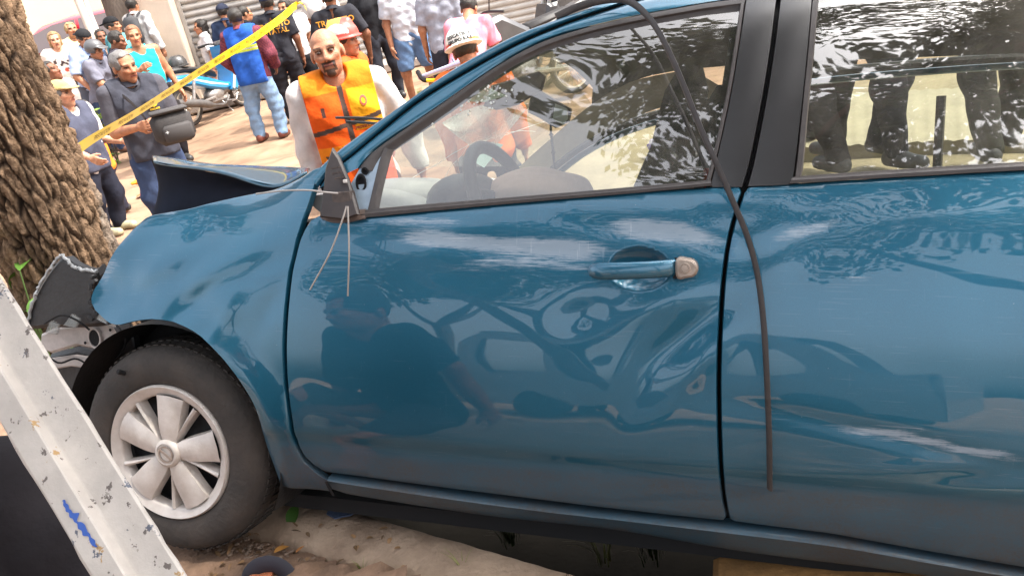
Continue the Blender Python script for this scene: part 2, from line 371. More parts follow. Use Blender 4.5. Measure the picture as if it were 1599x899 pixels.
def rotm(ax, a): return np.array(Matrix.Rotation(a, 3, ax))
def Person(label, head, yaw, s=1., skin='tan', top=None, sleeve=.55, topcol=(.5, .5, .5), hem=-.10, bottom='trousers', botcol=(.05, .05, .08), shoecol=(.03, .03, .03),
           hair=(.02, .015, .012), hairlen=0, bald=False, hat=None, hatcol=None, bend=0., lean=(0, 0), arms=None, headrot=(0, 0, 0), fat=1., res=.016, fres=.008, hand=True, group='bystanders on the street',
           face=None, topfn=None, vest=None, dress=False, spread=.10, step=0., knee=0., z0=None, neck=True, toes=None, name='person', squat=False, legw=None, vres=.8):
    u, v, D = head; hp = at(u, v, D) if D is not None else np.array(u, float); gx, gy = hp[0], hp[1]
    Rz = rotm('Z', R(yaw)); Rb = rotm('X', R(-bend)*-1) if False else rotm('X', R(bend))
    up = lambda q: Rb @ (np.array([q[0], q[1], q[2]-.93])*s) + np.array([lean[0]*(q[2]-.93)/.77*s, lean[1]*(q[2]-.93)/.77*s, 0])   # relative to the pelvis; bend>0 stoops towards -Y
    topo = up((0, 0, 1.70)); off = Rz @ np.array([topo[0], topo[1], 0]); gx -= off[0]; gy -= off[1]
    zg = float(gz(gx, gy)) if z0 is None else z0
    pel = max(hp[2]-zg-topo[2], .3)
    U = lambda q: up(q)+np.array([0, 0, pel]); lk = pel/.93
    root = empty(name, (gx, gy, zg), R(yaw), label, 'person', group)
    Lg = lambda x, y, z: np.array([x*s, y*s, z*lk])
    J = {}
    A = dict(L=((.06, .02, -.27), (.01, -.06, -.245)), R=((-.06, .02, -.27), (-.01, -.06, -.245)))
    if arms:
        for kx, vv in arms.items(): A[kx] = vv
    for sd_, sx in (('L', 1), ('R', -1)):
        J['sh'+sd_] = U((sx*.175, .01, 1.395)); J['el'+sd_] = J['sh'+sd_]+np.array(A[sd_][0])*s; J['wr'+sd_] = J['el'+sd_]+np.array(A[sd_][1])*s
        st = step*sx
        J['hip'+sd_] = np.array([sx*.085*s, 0, pel-.03*s]); J['kn'+sd_] = Lg(sx*(.085+spread)*.5+sx*.04, -.02-knee+st*.5, .5); J['an'+sd_] = Lg(sx*spread, .03+st, .085)
        if squat: J['kn'+sd_] = np.array([sx*.2*s, -.36*s, .42]); J['an'+sd_] = np.array([sx*.17*s, -.10*s, .085])
    if legw:
        for sd_, (kw2, aw2) in legw.items(): J['kn'+sd_] = Rz.T @ (np.array(kw2)-np.array([gx, gy, zg])); J['an'+sd_] = Rz.T @ (np.array(aw2)-np.array([gx, gy, zg]))
    f = fat
    def torso(d):
        o = []
        for sx in (1, -1):
            o += [('c', U((sx*.075, .01, .91)), U((sx*.06*f, .0, 1.1)), .098*s+d, .088*s*f+d), ('c', U((sx*.06*f, -.005*f, 1.1)), U((sx*.08, 0, 1.29)), .088*s*f+d, .095*s+d),
                  ('c', U((sx*.08, 0, 1.29)), U((sx*.09, .01, 1.385)), .095*s+d, .062*s+d), ('c', U((sx*.04, .015, 1.42)), J['sh'+('L' if sx > 0 else 'R')], .05*s+d, .055*s+d)]
        return o
    def arm(sd_, d, fr=1.):
        a, b, c = J['sh'+sd_], J['el'+sd_], J['wr'+sd_]
        if fr <= 1: return [('c', a, a+(b-a)*fr, .053*s+d, (.053-.011*fr)*s+d)]
        g = min(fr-1, 1); return [('c', a, b, .053*s+d, .042*s+d), ('c', b, b+(c-b)*g, .043*s+d, (.043-.014*g)*s+d)]
    def leg(sd_, d, fr=2.):
        a, b, c = J['hip'+sd_], J['kn'+sd_], J['an'+sd_]
        if fr <= 1: return [('c', a, a+(b-a)*fr, .088*s+d, (.088-.03*fr)*s+d)]
        g = fr-1; return [('c', a, b, .088*s+d, .058*s+d), ('c', b, b+(c-b)*g, .057*s+d, (.057-.018*g)*s+d)]
    # head frame
    Rh = Rb @ rotm('Z', R(headrot[0])) @ rotm('X', R(headrot[1])) @ rotm('Y', R(headrot[2]))
    nk = U((0, .01, 1.46)); hc = nk+Rh @ np.array([0, -.012, .115])*s
    Hd = lambda p: hc+Rh @ (np.array(p)*s)
    Q = Rh
    # --- body: one continuous skin
    body = torso(0)
    for sd_ in 'LR': body += arm(sd_, 0, 2)+leg(sd_, 0)+[('c', J['an'+sd_]+np.array([0, .02, -.03])*s, J['an'+sd_]+np.array([0, -.15, -.055])*s, .038*s, .027*s)]
    if toes:
        A0 = J['an'+toes]; body = [q for q in body if not (np.allclose(q[1], A0+np.array([0, .02, -.03])*s))]
        ball = A0+np.array([0, -.13, -.05]); body += [('c', A0, ball, .036, .026, .03)]
        for q in range(5): b0 = ball+np.array([(q-2)*.016, -.01+.006*abs(q-1), -.004]); body.append(('c', b0, b0+np.array([(q-2)*.003, -.040+.005*q, -.006]), .0125-.001*q, .011-.001*q, .008))
    body += [('c', U((0, .02, 1.40)), Hd((0, .015, -.06)), .058*s, .052*s)]
    V, Fq = polygonise([(body, None, None)], res, .035*s)
    hd = [('e', Hd((0, .012, .035)), np.array((.073, .093, .083))*s, Q, .03), ('e', Hd((0, -.03, -.045)), np.array((.056, .06, .066))*s, Q, .035*s), ('c', Hd((0, -.07, -.092)), Hd((0, -.066, -.085)), .02*s, .022*s, .03*s),
          ('c', Hd((0, -.088, .012)), Hd((0, -.106, -.022)), .009*s, .0145*s, .015*s), ('c', Hd((-.014, -.093, -.027)), Hd((.014, -.093, -.027)), .011*s, .011*s, .012*s),
          ('c', Hd((-.04, -.074, .03)), Hd((.04, -.074, .03)), .013*s, .013*s, .02*s), ('c', Hd((-.02, -.083, -.055)), Hd((.02, -.083, -.055)), .011*s, .011*s, .012*s),
          ('c', Hd((-.045, -.06, -.012)), Hd((-.03, -.072, -.02)), .018*s, .015*s, .02*s), ('c', Hd((.045, -.06, -.012)), Hd((.03, -.072, -.02)), .018*s, .015*s, .02*s),
          ('c', Hd((0, .02, -.05)), Hd((0, .03, -.16)), .052*s, .056*s, .03*s)]
    for sx in (1, -1): hd.append(('e', Hd((sx*.077, .012, -.004)), np.array((.011, .02, .031))*s, Q, .01))
    cuts = [('e', Hd((sx*.031, -.098, .012)), np.array((.016, .012, .008))*s, Q) for sx in (1, -1)]
    hv, hf = polygonise([(hd, None, cuts)], fres, .02*s)
    eyes = [('e', Hd((sx*.031, -.079, .011)), np.array((.0135, .0112, .0095))*s, Q) for sx in (1, -1)]
    if fres < .006:
        ev, ef = polygonise([(eyes, None, None)], fres*.7, .003)
        hf = np.concatenate([hf, ef+len(hv)]); hv = np.concatenate([hv, ev])
    sc_ = np.array(SKIN[skin] if isinstance(skin, str) else skin); cols = [np.tile(sc_, (len(V), 1))]
    # face colouring (brows, eyes, lips, stubble belong to the face)
    Lc = (hv-hc) @ Rh / s; hcol = np.tile(sc_, (len(hv), 1)); x, y, z = Lc.T; front = y < -.03
    def paint(m, c, w=1.): hcol[m] = hcol[m]*(1-w)+np.array(c)*w
    fc = dict(stubble=0, goatee=False, brow=.75, browc=(.02, .014, .01)); fc.update(face or {})
    paint(front & (z > -.075) & (z < -.01), np.minimum(sc_*np.array((1.12, .93, .88)), 1), .5)
    if fc['stubble']: paint(front & (z < -.035) & (np.abs(x) < .06), (.09, .06, .05), fc['stubble'])
    paint(front & (np.abs(z+.056-.004*np.cos(x*60)) < .009) & (np.abs(x) < .026), L(140, 72, 66), .75)
    paint(front & (np.abs(z+.0565) < .0022) & (np.abs(x) < .026), (.04, .015, .012), .8)
    if fc['goatee']:
        paint(front & (z > -.047) & (z < -.036) & (np.abs(x) < .032), (.014, .011, .010), .92)
        paint(front & (z < -.036) & (z > -.085) & (np.abs(np.abs(x)-.029) < .006), (.014, .011, .010), .88)
        paint(front & (z < -.072) & (np.abs(x) < .022) & (y < -.06), (.02, .017, .016), .85)
    for sx in (1, -1):
        paint(front & (np.abs(z-.033+.25*(x*sx-.032)**2*20) < .0055) & (np.abs(x*sx-.034) < .021), fc['browc'], fc['brow'])
        ex = ((x-sx*.031)/.0165)**2+((z-.011)/.0068)**2
        paint(front & (ex < 1.15) & (y < -.05), L(96, 60, 50), .8)
        paint(front & (ex < .42) & (y < -.05), (.20, .15, .13), .9)
        paint(front & (((x-sx*.031)**2+(z-.010)**2) < .0056**2) & (np.abs(z-.010) < .0046) & (y < -.05), (.02, .012, .008), 1.)
        paint(front & (np.abs(z-.0195) < .0042) & (np.abs(x-sx*.031) < .018) & (y < -.05), (.03, .02, .015), .8)
    paint(front & (z < -.028) & (z > -.037) & (np.abs(np.abs(x)-.009) < .004) & (y < -.09), (.05, .02, .015), .8)
    if not bald:
        pass
    cols.append(hcol); k = len(V); V = np.concatenate([V, hv]); Fq = np.concatenate([Fq, hf+k])
    # hands: palm, four unequal bent fingers and a thumb
    if hand:
        for sd_, sx in (('L', 1), ('R', -1)):
            w = J['wr'+sd_]; d = (w-J['el'+sd_]); d = d/np.linalg.norm(d)
            side = np.cross(d, np.array([sx*1., .0, .0])); 
            if np.linalg.norm(side) < .2: side = np.array([0, -1., 0])
            side /= np.linalg.norm(side); side = side*np.sign(-side[1] if abs(side[1]) > .05 else 1)     # thumb side points forwards
            nrm = np.cross(side, d); nrm *= np.sign(-nrm[0]*sx if abs(nrm[0]) > .05 else 1)               # palm side
            pr = [('c', w, w+d*.03*s, .025*s, .027*s, .02*s)]
            for q in range(4):
                o_ = (q-1.5)*-.019*s; b0 = w+d*.035*s+side*o_*.75; b1 = w+d*.088*s+side*o_; ln = (.036, .042, .038, .028)[q]*s
                cu = (.25, .3, .38, .45)[q]; d1 = d*math.cos(cu)+nrm*math.sin(cu); d2 = d*math.cos(cu*2.6)+nrm*math.sin(cu*2.6)
                b2 = b1+d1*ln; b3 = b2+d2*ln*.95
                pr += [('c', b0, b1, .0145*s, .0125*s, .012*s), ('c', b1, b2, .0095*s, .0085*s, .004*s), ('c', b2, b3, .0085*s, .007*s, .004*s)]
            t0 = w+d*.03*s+side*.022*s; t1 = w+d*.062*s+side*.05*s+nrm*.012*s; t2 = t1+(d*.9+side*.25+nrm*.35)*.032*s
            pr += [('c', t0, t1, .015*s, .0115*s, .012*s), ('c', t1, t2, .011*s, .0085*s, .006*s)]
            a_, b_ = polygonise([(pr, None, None)], max(.0055, fres*.7), .008*s)
            k = len(V); V = np.concatenate([V, a_]); Fq = np.concatenate([Fq, b_+k]); cols.append(np.tile(sc_*.95, (len(a_), 1)))
    npmesh('body', V, Fq, M_SKIN, root, np.concatenate(cols))
    inv = lambda P: ((P-np.array([0, 0, pel])) @ Rb)/s+np.array([0, 0, .93])
    objs = {'root': root, 'Hd': Hd, 'J': J, 'U': U, 's': s, 'inv': inv, 'Rh': Rh, 'hc': hc}
    def colour(Vv, c, fn=None):
        C = np.tile(np.array(c, float), (len(Vv), 1))
        if fn is not None: C = fn(inv(Vv), C, Vv)
        return C
    sd0 = rng.integers(0, 30)
    # --- garments
    if top:
        d = .024*s
        nr = .068 if top != 'tank' else .085
        cz = (nr, .085, nr*.9) if top != 'tank' else (nr, .085, .13)
        if top == 'long': cz = (.105, .11, .125)
        zs = 1.41 if top == 'tank' else 2
        cut = [('e', U((0, -.035, 1.475)), np.array(cz)*s, Rb)]
        tl = lambda P: np.maximum((.93+hem-inv(P)[..., 2])*s, (inv(P)[..., 2]-zs)*s)
        gs = [(torso(d), tl, cut)]
        if top == 'tank':
            st_ = []
            for sx in (1, -1): st_.append(('c', U((sx*.085, -.06, 1.36)), U((sx*.075, .0, 1.455)), .018*s, .016*s)); st_.append(('c', U((sx*.075, .0, 1.455)), U((sx*.08, .07, 1.36)), .016*s, .018*s))
            gs = [(torso(d)[:6]*1, lambda P: np.maximum(tl(P), (np.abs(inv(P)[..., 0])-.155)*s), cut), (st_, None, None)]
            gs[0] = (torso(d), gs[0][1], cut)
        elif sleeve > 0:
            for sd_ in 'LR':
                ap = arm(sd_, d+.006*s, sleeve); e = np.array(ap[-1][2]); dr = e-np.array(ap[-1][1]); dr /= np.linalg.norm(dr)
                gs.append((ap, (lambda P, e=e, dr=dr: np.where(((P-e)**2).sum(-1) < (.12*s)**2, (P-e) @ dr, -1)), None))
        a_, b_ = polygonise(gs, res*.9, .03*s, .0075*s, sd0)
        nm = {'tank': 'tank_top', 'tee': 't_shirt', 'polo': 'polo_shirt', 'blouse': 'blouse'}.get(top, 'shirt')
        objs['top'] = npmesh(nm, a_, b_, M_CLOTH, root, colour(a_, topcol, topfn))
        if top in ('polo', 'shirt', 'uniform', 'blouse'):
            mb = MB(); cc = []
            for i in range(25):
                q = math.pi*2*i/24; cc.append([tuple(U((math.sin(q)*.062, .012+math.cos(q)*.066, 1.462+.02*math.cos(q)))), tuple(U((math.sin(q)*.068, .012+math.cos(q)*.072, 1.49+.022*math.cos(q)))), tuple(U((math.sin(q)*.088, .012+math.cos(q)*.092, 1.452+.024*math.cos(q))))])
            mb.grid(cc); me_ = mb; o_ = npmesh('collar', np.array(me_.v), np.array(me_.f), M_CLOTH, objs['top'], colour(np.array(me_.v), np.array(topcol)*.92))
    if vest:
        d = .044*s; cut = [('e', U((0, -.055, 1.50)), np.array(vest.get('neck', (.07, .09, .12)))*s, Rb)]
        vh = vest.get('hem', -.06)
        tl = lambda P: np.maximum((.93+vh-inv(P)[..., 2])*s, (np.abs(inv(P)[..., 0])-.178)*s)
        a_, b_ = polygonise([(torso(d), tl, cut)], res*vres, .03*s, .006*s, sd0+3, 38.)
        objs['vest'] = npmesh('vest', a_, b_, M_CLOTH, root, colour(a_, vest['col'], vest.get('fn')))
    if bottom:
        d = .016*s; pg = [('c', U((sx*.072, .012, .89)), U((sx*.066*f, .004, 1.0)), .102*s+d, .094*s*f+d) for sx in (1, -1)]
        gs = [(pg, (lambda P: (inv(P)[..., 2]-1.0)*s), None)]
        fr = dict(trousers=2., jeans=2., shorts=.88, skirt=0, leggings=2.)[bottom]
        if bottom == 'skirt':
            sk_ = []
            for q in range(12):
                an = q*math.pi/6; sk_.append(('c', (math.cos(an)*.1*s, math.sin(an)*.08*s, pel+.0), (math.cos(an)*.2*s, math.sin(an)*.17*s, pel-.42*s), .03*s, .035*s))
            gs.append((sk_, (lambda P: pel-.42*s-P[..., 2]), None))
        else:
            for sd_ in 'LR':
                lg = leg(sd_, d+(.012*s if bottom != 'leggings' else 0), fr); zc = lg[-1][2][2]
                gs.append((lg, (lambda P, zc=zc: zc-.02*s-P[..., 2]), None))
        a_, b_ = polygonise(gs, res, .05*s, .009*s, sd0+7, 26.)
        bn = colour(a_, botcol)
        if bottom == 'jeans' or bottom == 'shorts': bn = bn*(1+.35*np.exp(-((a_[:, 2]-pel*.72)/(.22*s))**2)*(a_[:, 1] < .0))[:, None]
        objs['bottom'] = npmesh({'jeans': 'jeans', 'shorts': 'shorts', 'skirt': 'skirt', 'leggings': 'leggings'}.get(bottom, 'trousers'), a_, b_, M_CLOTH, root, bn)
        if bottom in ('trousers', 'jeans', 'shorts') and abs(bend) < 10 and not vest and hem > -.09 and f <= 1:
            mb = MB(); P_ = [tuple(U((math.sin(q)*.17*max(f, 1), .01+math.cos(q)*.118*f, .985))) for q in np.linspace(0, 2*math.pi, 25)]
            G_ = [[(p[0], p[1], p[2]+dz) for dz in (-.018*s, .018*s)] for p in P_]; mb.grid(G_)
            npmesh('belt', np.array(mb.v), np.array(mb.f), M_LEATHER, objs['bottom'], np.tile((.02, .015, .012), (len(mb.v), 1)))
    if shoecol is not None:
        for sd_ in 'LR':
            a = J['an'+sd_]; g0 = np.array([a[0], a[1]+.035*s, .045*s]); g1 = np.array([a[0], a[1]-.15*s, .038*s])
            pr = [('c', g0, g1, .047*s, .043*s), ('c', a+np.array([0, .01, 0]), a+np.array([0, -.05, -.035])*s, .048*s, .045*s)]
            a_, b_ = polygonise([(pr, (lambda P: .004-P[..., 2]), None)], .011, .03*s)
            shc = np.tile(np.array(shoecol, float), (len(a_), 1)); shc[a_[:, 2] < .022] = np.array(shoecol)*.4+.02
            npmesh('shoe', a_, b_, M_LEATHER, root, shc)
    # --- hair and hats
    if not bald and hair is not None:
        hl = lambda P: ((P-hc) @ Rh)/s
        def hclip(P):
            q = hl(P); fl = np.maximum(-.045-q[..., 1]-.9*np.maximum(q[..., 2]-.06, 0)*1.0, -.02-q[..., 2]*.0-.0)  # face opening
            a1 = np.where(q[..., 2] > .088, -1., (-.052+.35*np.maximum(q[..., 2]-.03, 0))-q[..., 1])
            a2 = (-.035 if not hairlen else -.3)-q[..., 2]-np.where(q[..., 1] < .02, -.03, 0)
            return np.maximum(a1, a2)*s
        pr = [('e', Hd((0, .018, .042)), np.array((.085, .1, .09))*s, Q)]
        if hairlen: pr += [('c', Hd((0, .06, .03)), Hd((0, .08, .0-hairlen)), .07*s, .05*s, .04), ('c', Hd((.055, .03, .03)), Hd((.06, .03, -hairlen*.8)), .035*s, .03*s, .03), ('c', Hd((-.055, .03, .03)), Hd((-.06, .03, -hairlen*.8)), .035*s, .03*s, .03)]
        a_, b_ = polygonise([(pr, hclip, None)], max(fres, .008), .02, .004*s, sd0+11, 60.)
        if len(a_): npmesh('hair', a_, b_, M_HAIR, root, np.tile(np.array(hair, float), (len(a_), 1)))
    if hat:
        hl = lambda P: ((P-hc) @ Rh)/s; kind = hat
        sg = -1
        if kind in ('cap', 'cap_back'):
            sg = -1 if kind == 'cap' else 1
            gs = [([('e', Hd((0, .014, .05)), np.array((.091, .108, .09))*s, Q)], (lambda P: (.05-hl(P)[..., 2])*s), None),
                  ([('e', Hd((0, sg*.105, .052)), np.array((.07, .085, .012))*s, Q @ rotm('X', R(-8*sg)))], (lambda P: (.03+(-hl(P)[..., 1]*-sg)*-1*0+np.where(sg*hl(P)[..., 1] > .03, -1, 1))*s*.1), None)]
        elif kind == 'hardhat':
            gs = [([('e', Hd((0, .012, .06)), np.array((.115, .135, .118))*s, Q), ('c', Hd((0, -.1, .09)), Hd((0, .12, .09)), .02*s, .02*s, .02), ('c', Hd((0, -.06, .15)), Hd((0, .08, .15)), .032*s, .032*s, .03)], (lambda P: (.035-hl(P)[..., 2])*s), None),
                  ([('e', Hd((0, .012, .038)), np.array((.134, .158, .014))*s, Q)], (lambda P: -1+0*P[..., 0]), None)]
        else:                        # motorbike half helmet
            gs = [([('e', Hd((0, .012, .045)), np.array((.112, .132, .115))*s, Q)], (lambda P: (-.02-hl(P)[..., 2]+np.where(hl(P)[..., 1] < -.05, .07, 0))*s), None),
                  ([('e', Hd((0, -.115, .062)), np.array((.09, .07, .012))*s, Q @ rotm('X', R(12)))], (lambda P: -1+0*P[..., 0]), None)]
        a_, b_ = polygonise(gs, max(fres, .007), .015)
        hcx = np.tile(np.array(hatcol, float), (len(a_), 1)); objs['hat'] = npmesh({'cap': 'cap', 'cap_back': 'cap', 'hardhat': 'helmet'}.get(kind, 'helmet'), a_, b_, M_CLOTH if 'cap' in kind else M_SHELL, root, hcx)
        objs['hatV'] = a_
    return objs

def on_cloth(P, what, lines, size, z, side=1, x0=0., m=None, name='lettering', spacing=1.0, tilt=0.):
    """flat print laid on a garment; side=+1 the back, -1 the front"""
    o = P[what]; me = o.data; V = np.array([v.co for v in me.vertices]); bv = BVHTree.FromPolygons([tuple(p) for p in V], [tuple(p.vertices) for p in me.polygons])
    T, Fs = text_mesh(lines, size, 0, spacing, .0012) if isinstance(lines, str) else lines
    out = []; s = P['s']
    for p in T:
        a = -side*p[0]*math.cos(tilt)-p[1]*math.sin(tilt)*-side*0; b = p[1]+p[0]*math.sin(tilt)
        g = P['U']((x0+a, 0, z+b)); h = bv.ray_cast(Vector((g[0], g[1]+side*.6, g[2])), Vector((0, -side, 0)))
        y = h[0].y if h[0] else g[1]+side*.13*s
        out.append((g[0], y+side*.004, g[2]))
    mb = MB(); mb.add(out, Fs); return mb.build(name, m or M_GOLD, o, smooth=False, recalc=False)
# ------------------------------------------------------------------ ground, kerb, ditch
M_GROUND = mat('dusty_street', L(186, 160, 140), .95, var=.30, vscale=1.1, bump=.5, bscale=9, detail=9)
M_DIRT = mat('trodden_dirt', (.25, .155, .10), .95, var=.38, vscale=7, bump=.9, bscale=45, detail=9)
M_KERB = mat('worn_concrete', (.42, .31, .22), .9, col2=(.20, .135, .09), vscale=6, bump=.7, bscale=50, detail=9)
M_OCHRE = mat('ochre_concrete', (.27, .14, .045), .9, var=.35, vscale=9, bump=.6, bscale=60)
M_WALL = mat('cream_wall', (.60, .49, .39), .9, var=.16, vscale=1.6, bump=.25, bscale=25, detail=9)
M_LEAF = mat('leaf_green', attr='Col', rough=.5, spec=.4)
def axis_(a, b, fine, lim, g=1.18):
    x = list(np.arange(a, b, fine)); s = fine
    lo = [a]; 
    while lo[-1] > -lim: s *= g; lo.append(lo[-1]-s)
    s = fine; hi = [x[-1]]
    while hi[-1] < lim: s *= g; hi.append(hi[-1]+s)
    return np.array(lo[:0:-1]+x+hi[1:])
gx_ = axis_(-7, 6, .10, 1500); gy_ = axis_(-1, 15, .10, 1500)
X_, Y_ = np.meshgrid(gx_, gy_, indexing='ij'); Z_ = gz(X_, Y_)
PP = np.stack([X_, Y_, X_*0], -1); near_ = np.exp(-((X_/14)**2+((Y_-6)/14)**2))
Z_ = Z_+near_*(.010*wav(PP, 3.1, 1)+.006*wav(PP, 9., 2)-.05*np.exp(-((Y_-9.4+.06*X_)/.25)**2)*sstep(-8, -5, X_))
n0, n1 = X_.shape; ii = np.arange(n0*n1).reshape(n0, n1)
q = np.stack([ii[:-1, :-1], ii[1:, :-1], ii[1:, 1:], ii[:-1, 1:]], -1).reshape(-1, 4)
gcol = np.tile(np.array(L(152, 124, 102)), (n0*n1, 1)).reshape(n0, n1, 3)
speck = sstep(.55, 1.1, wav(PP, 14, 11)+.5*wav(PP, 33, 12)); gcol = gcol*(1-.28*speck[..., None])
patch = sstep(.1, .9, wav(PP, 1.6, 4)+.3*wav(PP, 7, 9)); gcol = gcol*(1-.22*patch[..., None])
yel = sstep(-.5, .8, X_)*sstep(2.2, 3., Y_)*(1-sstep(6.5, 8, Y_)); gcol = gcol*(1-yel[..., None])+np.array(L(140, 130, 106))*yel[..., None]
oil = np.exp(-(((X_-.35)/.55)**2+((Y_-4.55)/.22)**2)*1.0)*.7+.5*np.exp(-(((X_+3.4)/1.7)**2+((Y_-11.2)/.55)**2)); gcol = gcol*(1-.5*np.minimum(oil, 1)[..., None]); ditch_shade = np.clip(-Z_/.3, 0, 1)[..., None]; gcol = gcol*(1-ditch_shade)+np.array((.022, .019, .014))*ditch_shade  # ground blackens with depth: the ditch's shade painted into the soil colour
M_GROUND2 = mat('street_surface', attr='Col', rough=.95, var=.24, vscale=2.6, bump=.55, bscale=28, detail=10, spec=.2)
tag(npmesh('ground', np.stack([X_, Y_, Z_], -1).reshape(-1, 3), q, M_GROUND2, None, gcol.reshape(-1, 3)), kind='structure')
# raised earth verge on which the wheel, the tree and the post stand
k0 = onz(440, 762, .27); k1 = onz(925, 899, .27); kd = (k1-k0)[:2]; kd /= np.linalg.norm(kd)
kn = np.array([kd[1], -kd[0]]);  kn = kn if kn @ (np.array([0, 0])-k0[:2]) > 0 else -kn
kw = abs((onz(565, 880, .27)[:2]-k0[:2]) @ kn)
gxv = np.arange(-5.2, 3.2, .035); gyv = np.arange(-1.2, 3.9, .035); X_, Y_ = np.meshgrid(gxv, gyv, indexing='ij')
PP = np.stack([X_, Y_, X_*0], -1)
side_ = (X_-k0[0])*kn[0]+(Y_-k0[1])*kn[1]; along = (X_-k0[0])*kd[0]+(Y_-k0[1])*kd[1]
inside = ((along < -.06)) | (side_ > kw-.03)
Z_ = .235+.010*wav(PP, 8, 3)+.007*wav(PP, 26, 5)+.004*wav(PP, 60, 6)+.025*sstep(.25, .0, side_-kw)*(along > -.1)+.02*sstep(-.4, -.1, along)
cx = (X_-TWC[0])*RWC[0, 0]+(Y_-TWC[1])*RWC[1, 0]; cy_ = (X_-TWC[0])*RWC[0, 1]+(Y_-TWC[1])*RWC[1, 1]
Z_ = np.where(cy_ < -.02, np.minimum(Z_, .26+.271*np.clip(cy_, -1, 0)), Z_)
inside &= ~((cy_ < -.35) & (cx < .25))
edge = sstep(3.9, 3.4, Y_+.25*wav(PP, 2., 8)*0+.0*X_); Z_ = Z_*edge-.05*(1-edge)
n0, n1 = X_.shape; ii = np.arange(n0*n1).reshape(n0, n1); ok = inside[:-1, :-1] & inside[1:, :-1] & inside[1:, 1:] & inside[:-1, 1:]
q = np.stack([ii[:-1, :-1], ii[1:, :-1], ii[1:, 1:], ii[:-1, 1:]], -1)[ok]
used, inv_ = np.unique(q, return_inverse=True); V_ = np.stack([X_, Y_, Z_], -1).reshape(-1, 3)[used]
tag(npmesh('earth_verge', V_, inv_.reshape(q.shape), M_DIRT), kind='structure')
# kerb: a broken concrete edge of three cast lengths
G = []
krb = empty('kerb', (k0[0], k0[1], 0), 0, 'worn tan concrete kerb edge beside the dark ditch under the car', 'kerb')
for (a0, a1) in ((-.10, 1.02), (1.028, 2.2), (2.208, 3.2)):
    m_ = int((a1-a0)/.02); mb = MB(); G = []
    for i in range(m_+1):
        a = a0+(a1-a0)*i/m_; row = []
        for (sd_, z) in ((0., -.3), (.0, .12), (.002, .255), (.012, .268), (.05, .272), (kw*.4, .274), (kw*.7, .27), (kw-.03, .262), (kw-.006, .25), (kw, .2), (kw, 0)):
            e = .006*noise.noise(Vector((a*9, sd_*22, 3)))+.006*noise.noise(Vector((a*28, sd_*50, 7)))
            taper = 1-.65*max(0, -.02-a)/.1
            row.append((k0[0]+kd[0]*a+kn[0]*(sd_*taper+e*.9)-k0[0], k0[1]+kd[1]*a+kn[1]*(sd_*taper+e*.9)-k0[1], z+e*.6*(z > .1)))
        G.append(row)
    mb.grid(G); mb.f += [tuple(range(11)), tuple(range(m_*11+10, m_*11-1, -1))]; mb.mi += [0, 0]; mb.build('kerb_stone', M_KERB, krb, True, 60)
pc = onz(537, 800, .277); mb = MB(); pl = [(.045*math.cos(q)*(1+.3*math.sin(3*q)), .03*math.sin(q)*(1+.3*math.cos(2*q))) for q in np.linspace(0, 6.28, 18)[:-1]]; mb.prism([(pc[0]-k0[0]+a, pc[1]-k0[1]+b) for a, b in pl], .277, .281, 'Z'); mb.build('blue_paint_fleck', mat('slate_blue_paint', (.07, .10, .17), .6, var=.4, vscale=70), krb)
oc = onz(1250, 895, .27); mb = MB(); a_, b_ = onz(1116, 868, .22), onz(1110, 930, .22)
pl = [onz(1113, 866, .2)[:2], onz(1600, 900, .2)[:2]+np.array([.6, .5]), onz(1600, 1100, .2)[:2]+np.array([1.0, 0]), onz(1108, 1000, .2)[:2]]
mb.prism([tuple(p) for p in pl], -.45, .20, 'Z', .015); tag(mb.build('ochre_block', M_OCHRE), 'ochre painted concrete block under the car sill at the end of the ditch', 'concrete block')
# ---- litter of the verge
def leafmesh(n=1, w=.02, l=.05, bend=.3):
    mb = MB(); G = []
    for t in np.linspace(0, 1, 7):
        hw = w*math.sin(math.pi*min(.03+t*.97, 1))**.8*(1-.25*t); z = -bend*l*t*t
        G.append([(-hw, t*l, z+.25*hw), (0, t*l, z), (hw, t*l, z+.25*hw)])
    mb.grid(G); return mb
def place_leaf(name, p, w, l, rz, rx, col, label, bend=.3, group=None):
    mb = leafmesh(1, w, l, bend); o = npmesh(name, np.array(mb.v), np.array(mb.f), M_LEAF, None, np.tile(np.array(col, float), (len(mb.v), 1))); o.location = p; o.rotation_euler = (rx, 0, rz); return tag(o, label, 'leaf', group)
place_leaf('green_leaf', onz(464, 788, .30), .026, .07, R(150), R(-25), (.045, .11, .02), 'green leaf lying where the kerb meets the car sill')
place_leaf('dry_leaf', onz(428, 862, .262), .013, .042, R(-60), R(8), (.42, .20, .05), 'curled orange dry leaf on the dirt beside the sandalled foot')
place_leaf('dry_leaf', onz(462, 862, .262), .006, .03, R(-40), R(12), (.40, .17, .06), 'thin orange dry leaf on the dirt right of the curled leaf')
place_leaf('dry_leaf', onz(402, 884, .262), .010, .05, R(-70), R(5), (.36, .24, .10), 'pale straw coloured dry leaf above the dark sandal')
mb = MB()
for i in range(620):
    a, b = rng.uniform(290, 660), rng.uniform(815, 930); p = onz(a, b, .25)
    if (p[:2]-k0[:2]) @ kn < kw+.01 and (p[:2]-k0[:2]) @ kd > -.1: continue
    s_ = rng.uniform(.002, .009); k = len(mb.v); mb.ell((0, 0, 0), (s_, s_*.8, s_*.5), 6, 4); 
    for j in range(k, len(mb.v)): v = mb.v[j]; mb.v[j] = (v[0]+p[0], v[1]+p[1], v[2]+.243+.012*noise.noise(Vector((p[0]*8, p[1]*8, 0))))
tag(mb.build('gravel', mat('pebbles', (.24, .17, .125), .9, var=.4, vscale=30)), kind='stuff')
lit = MB()
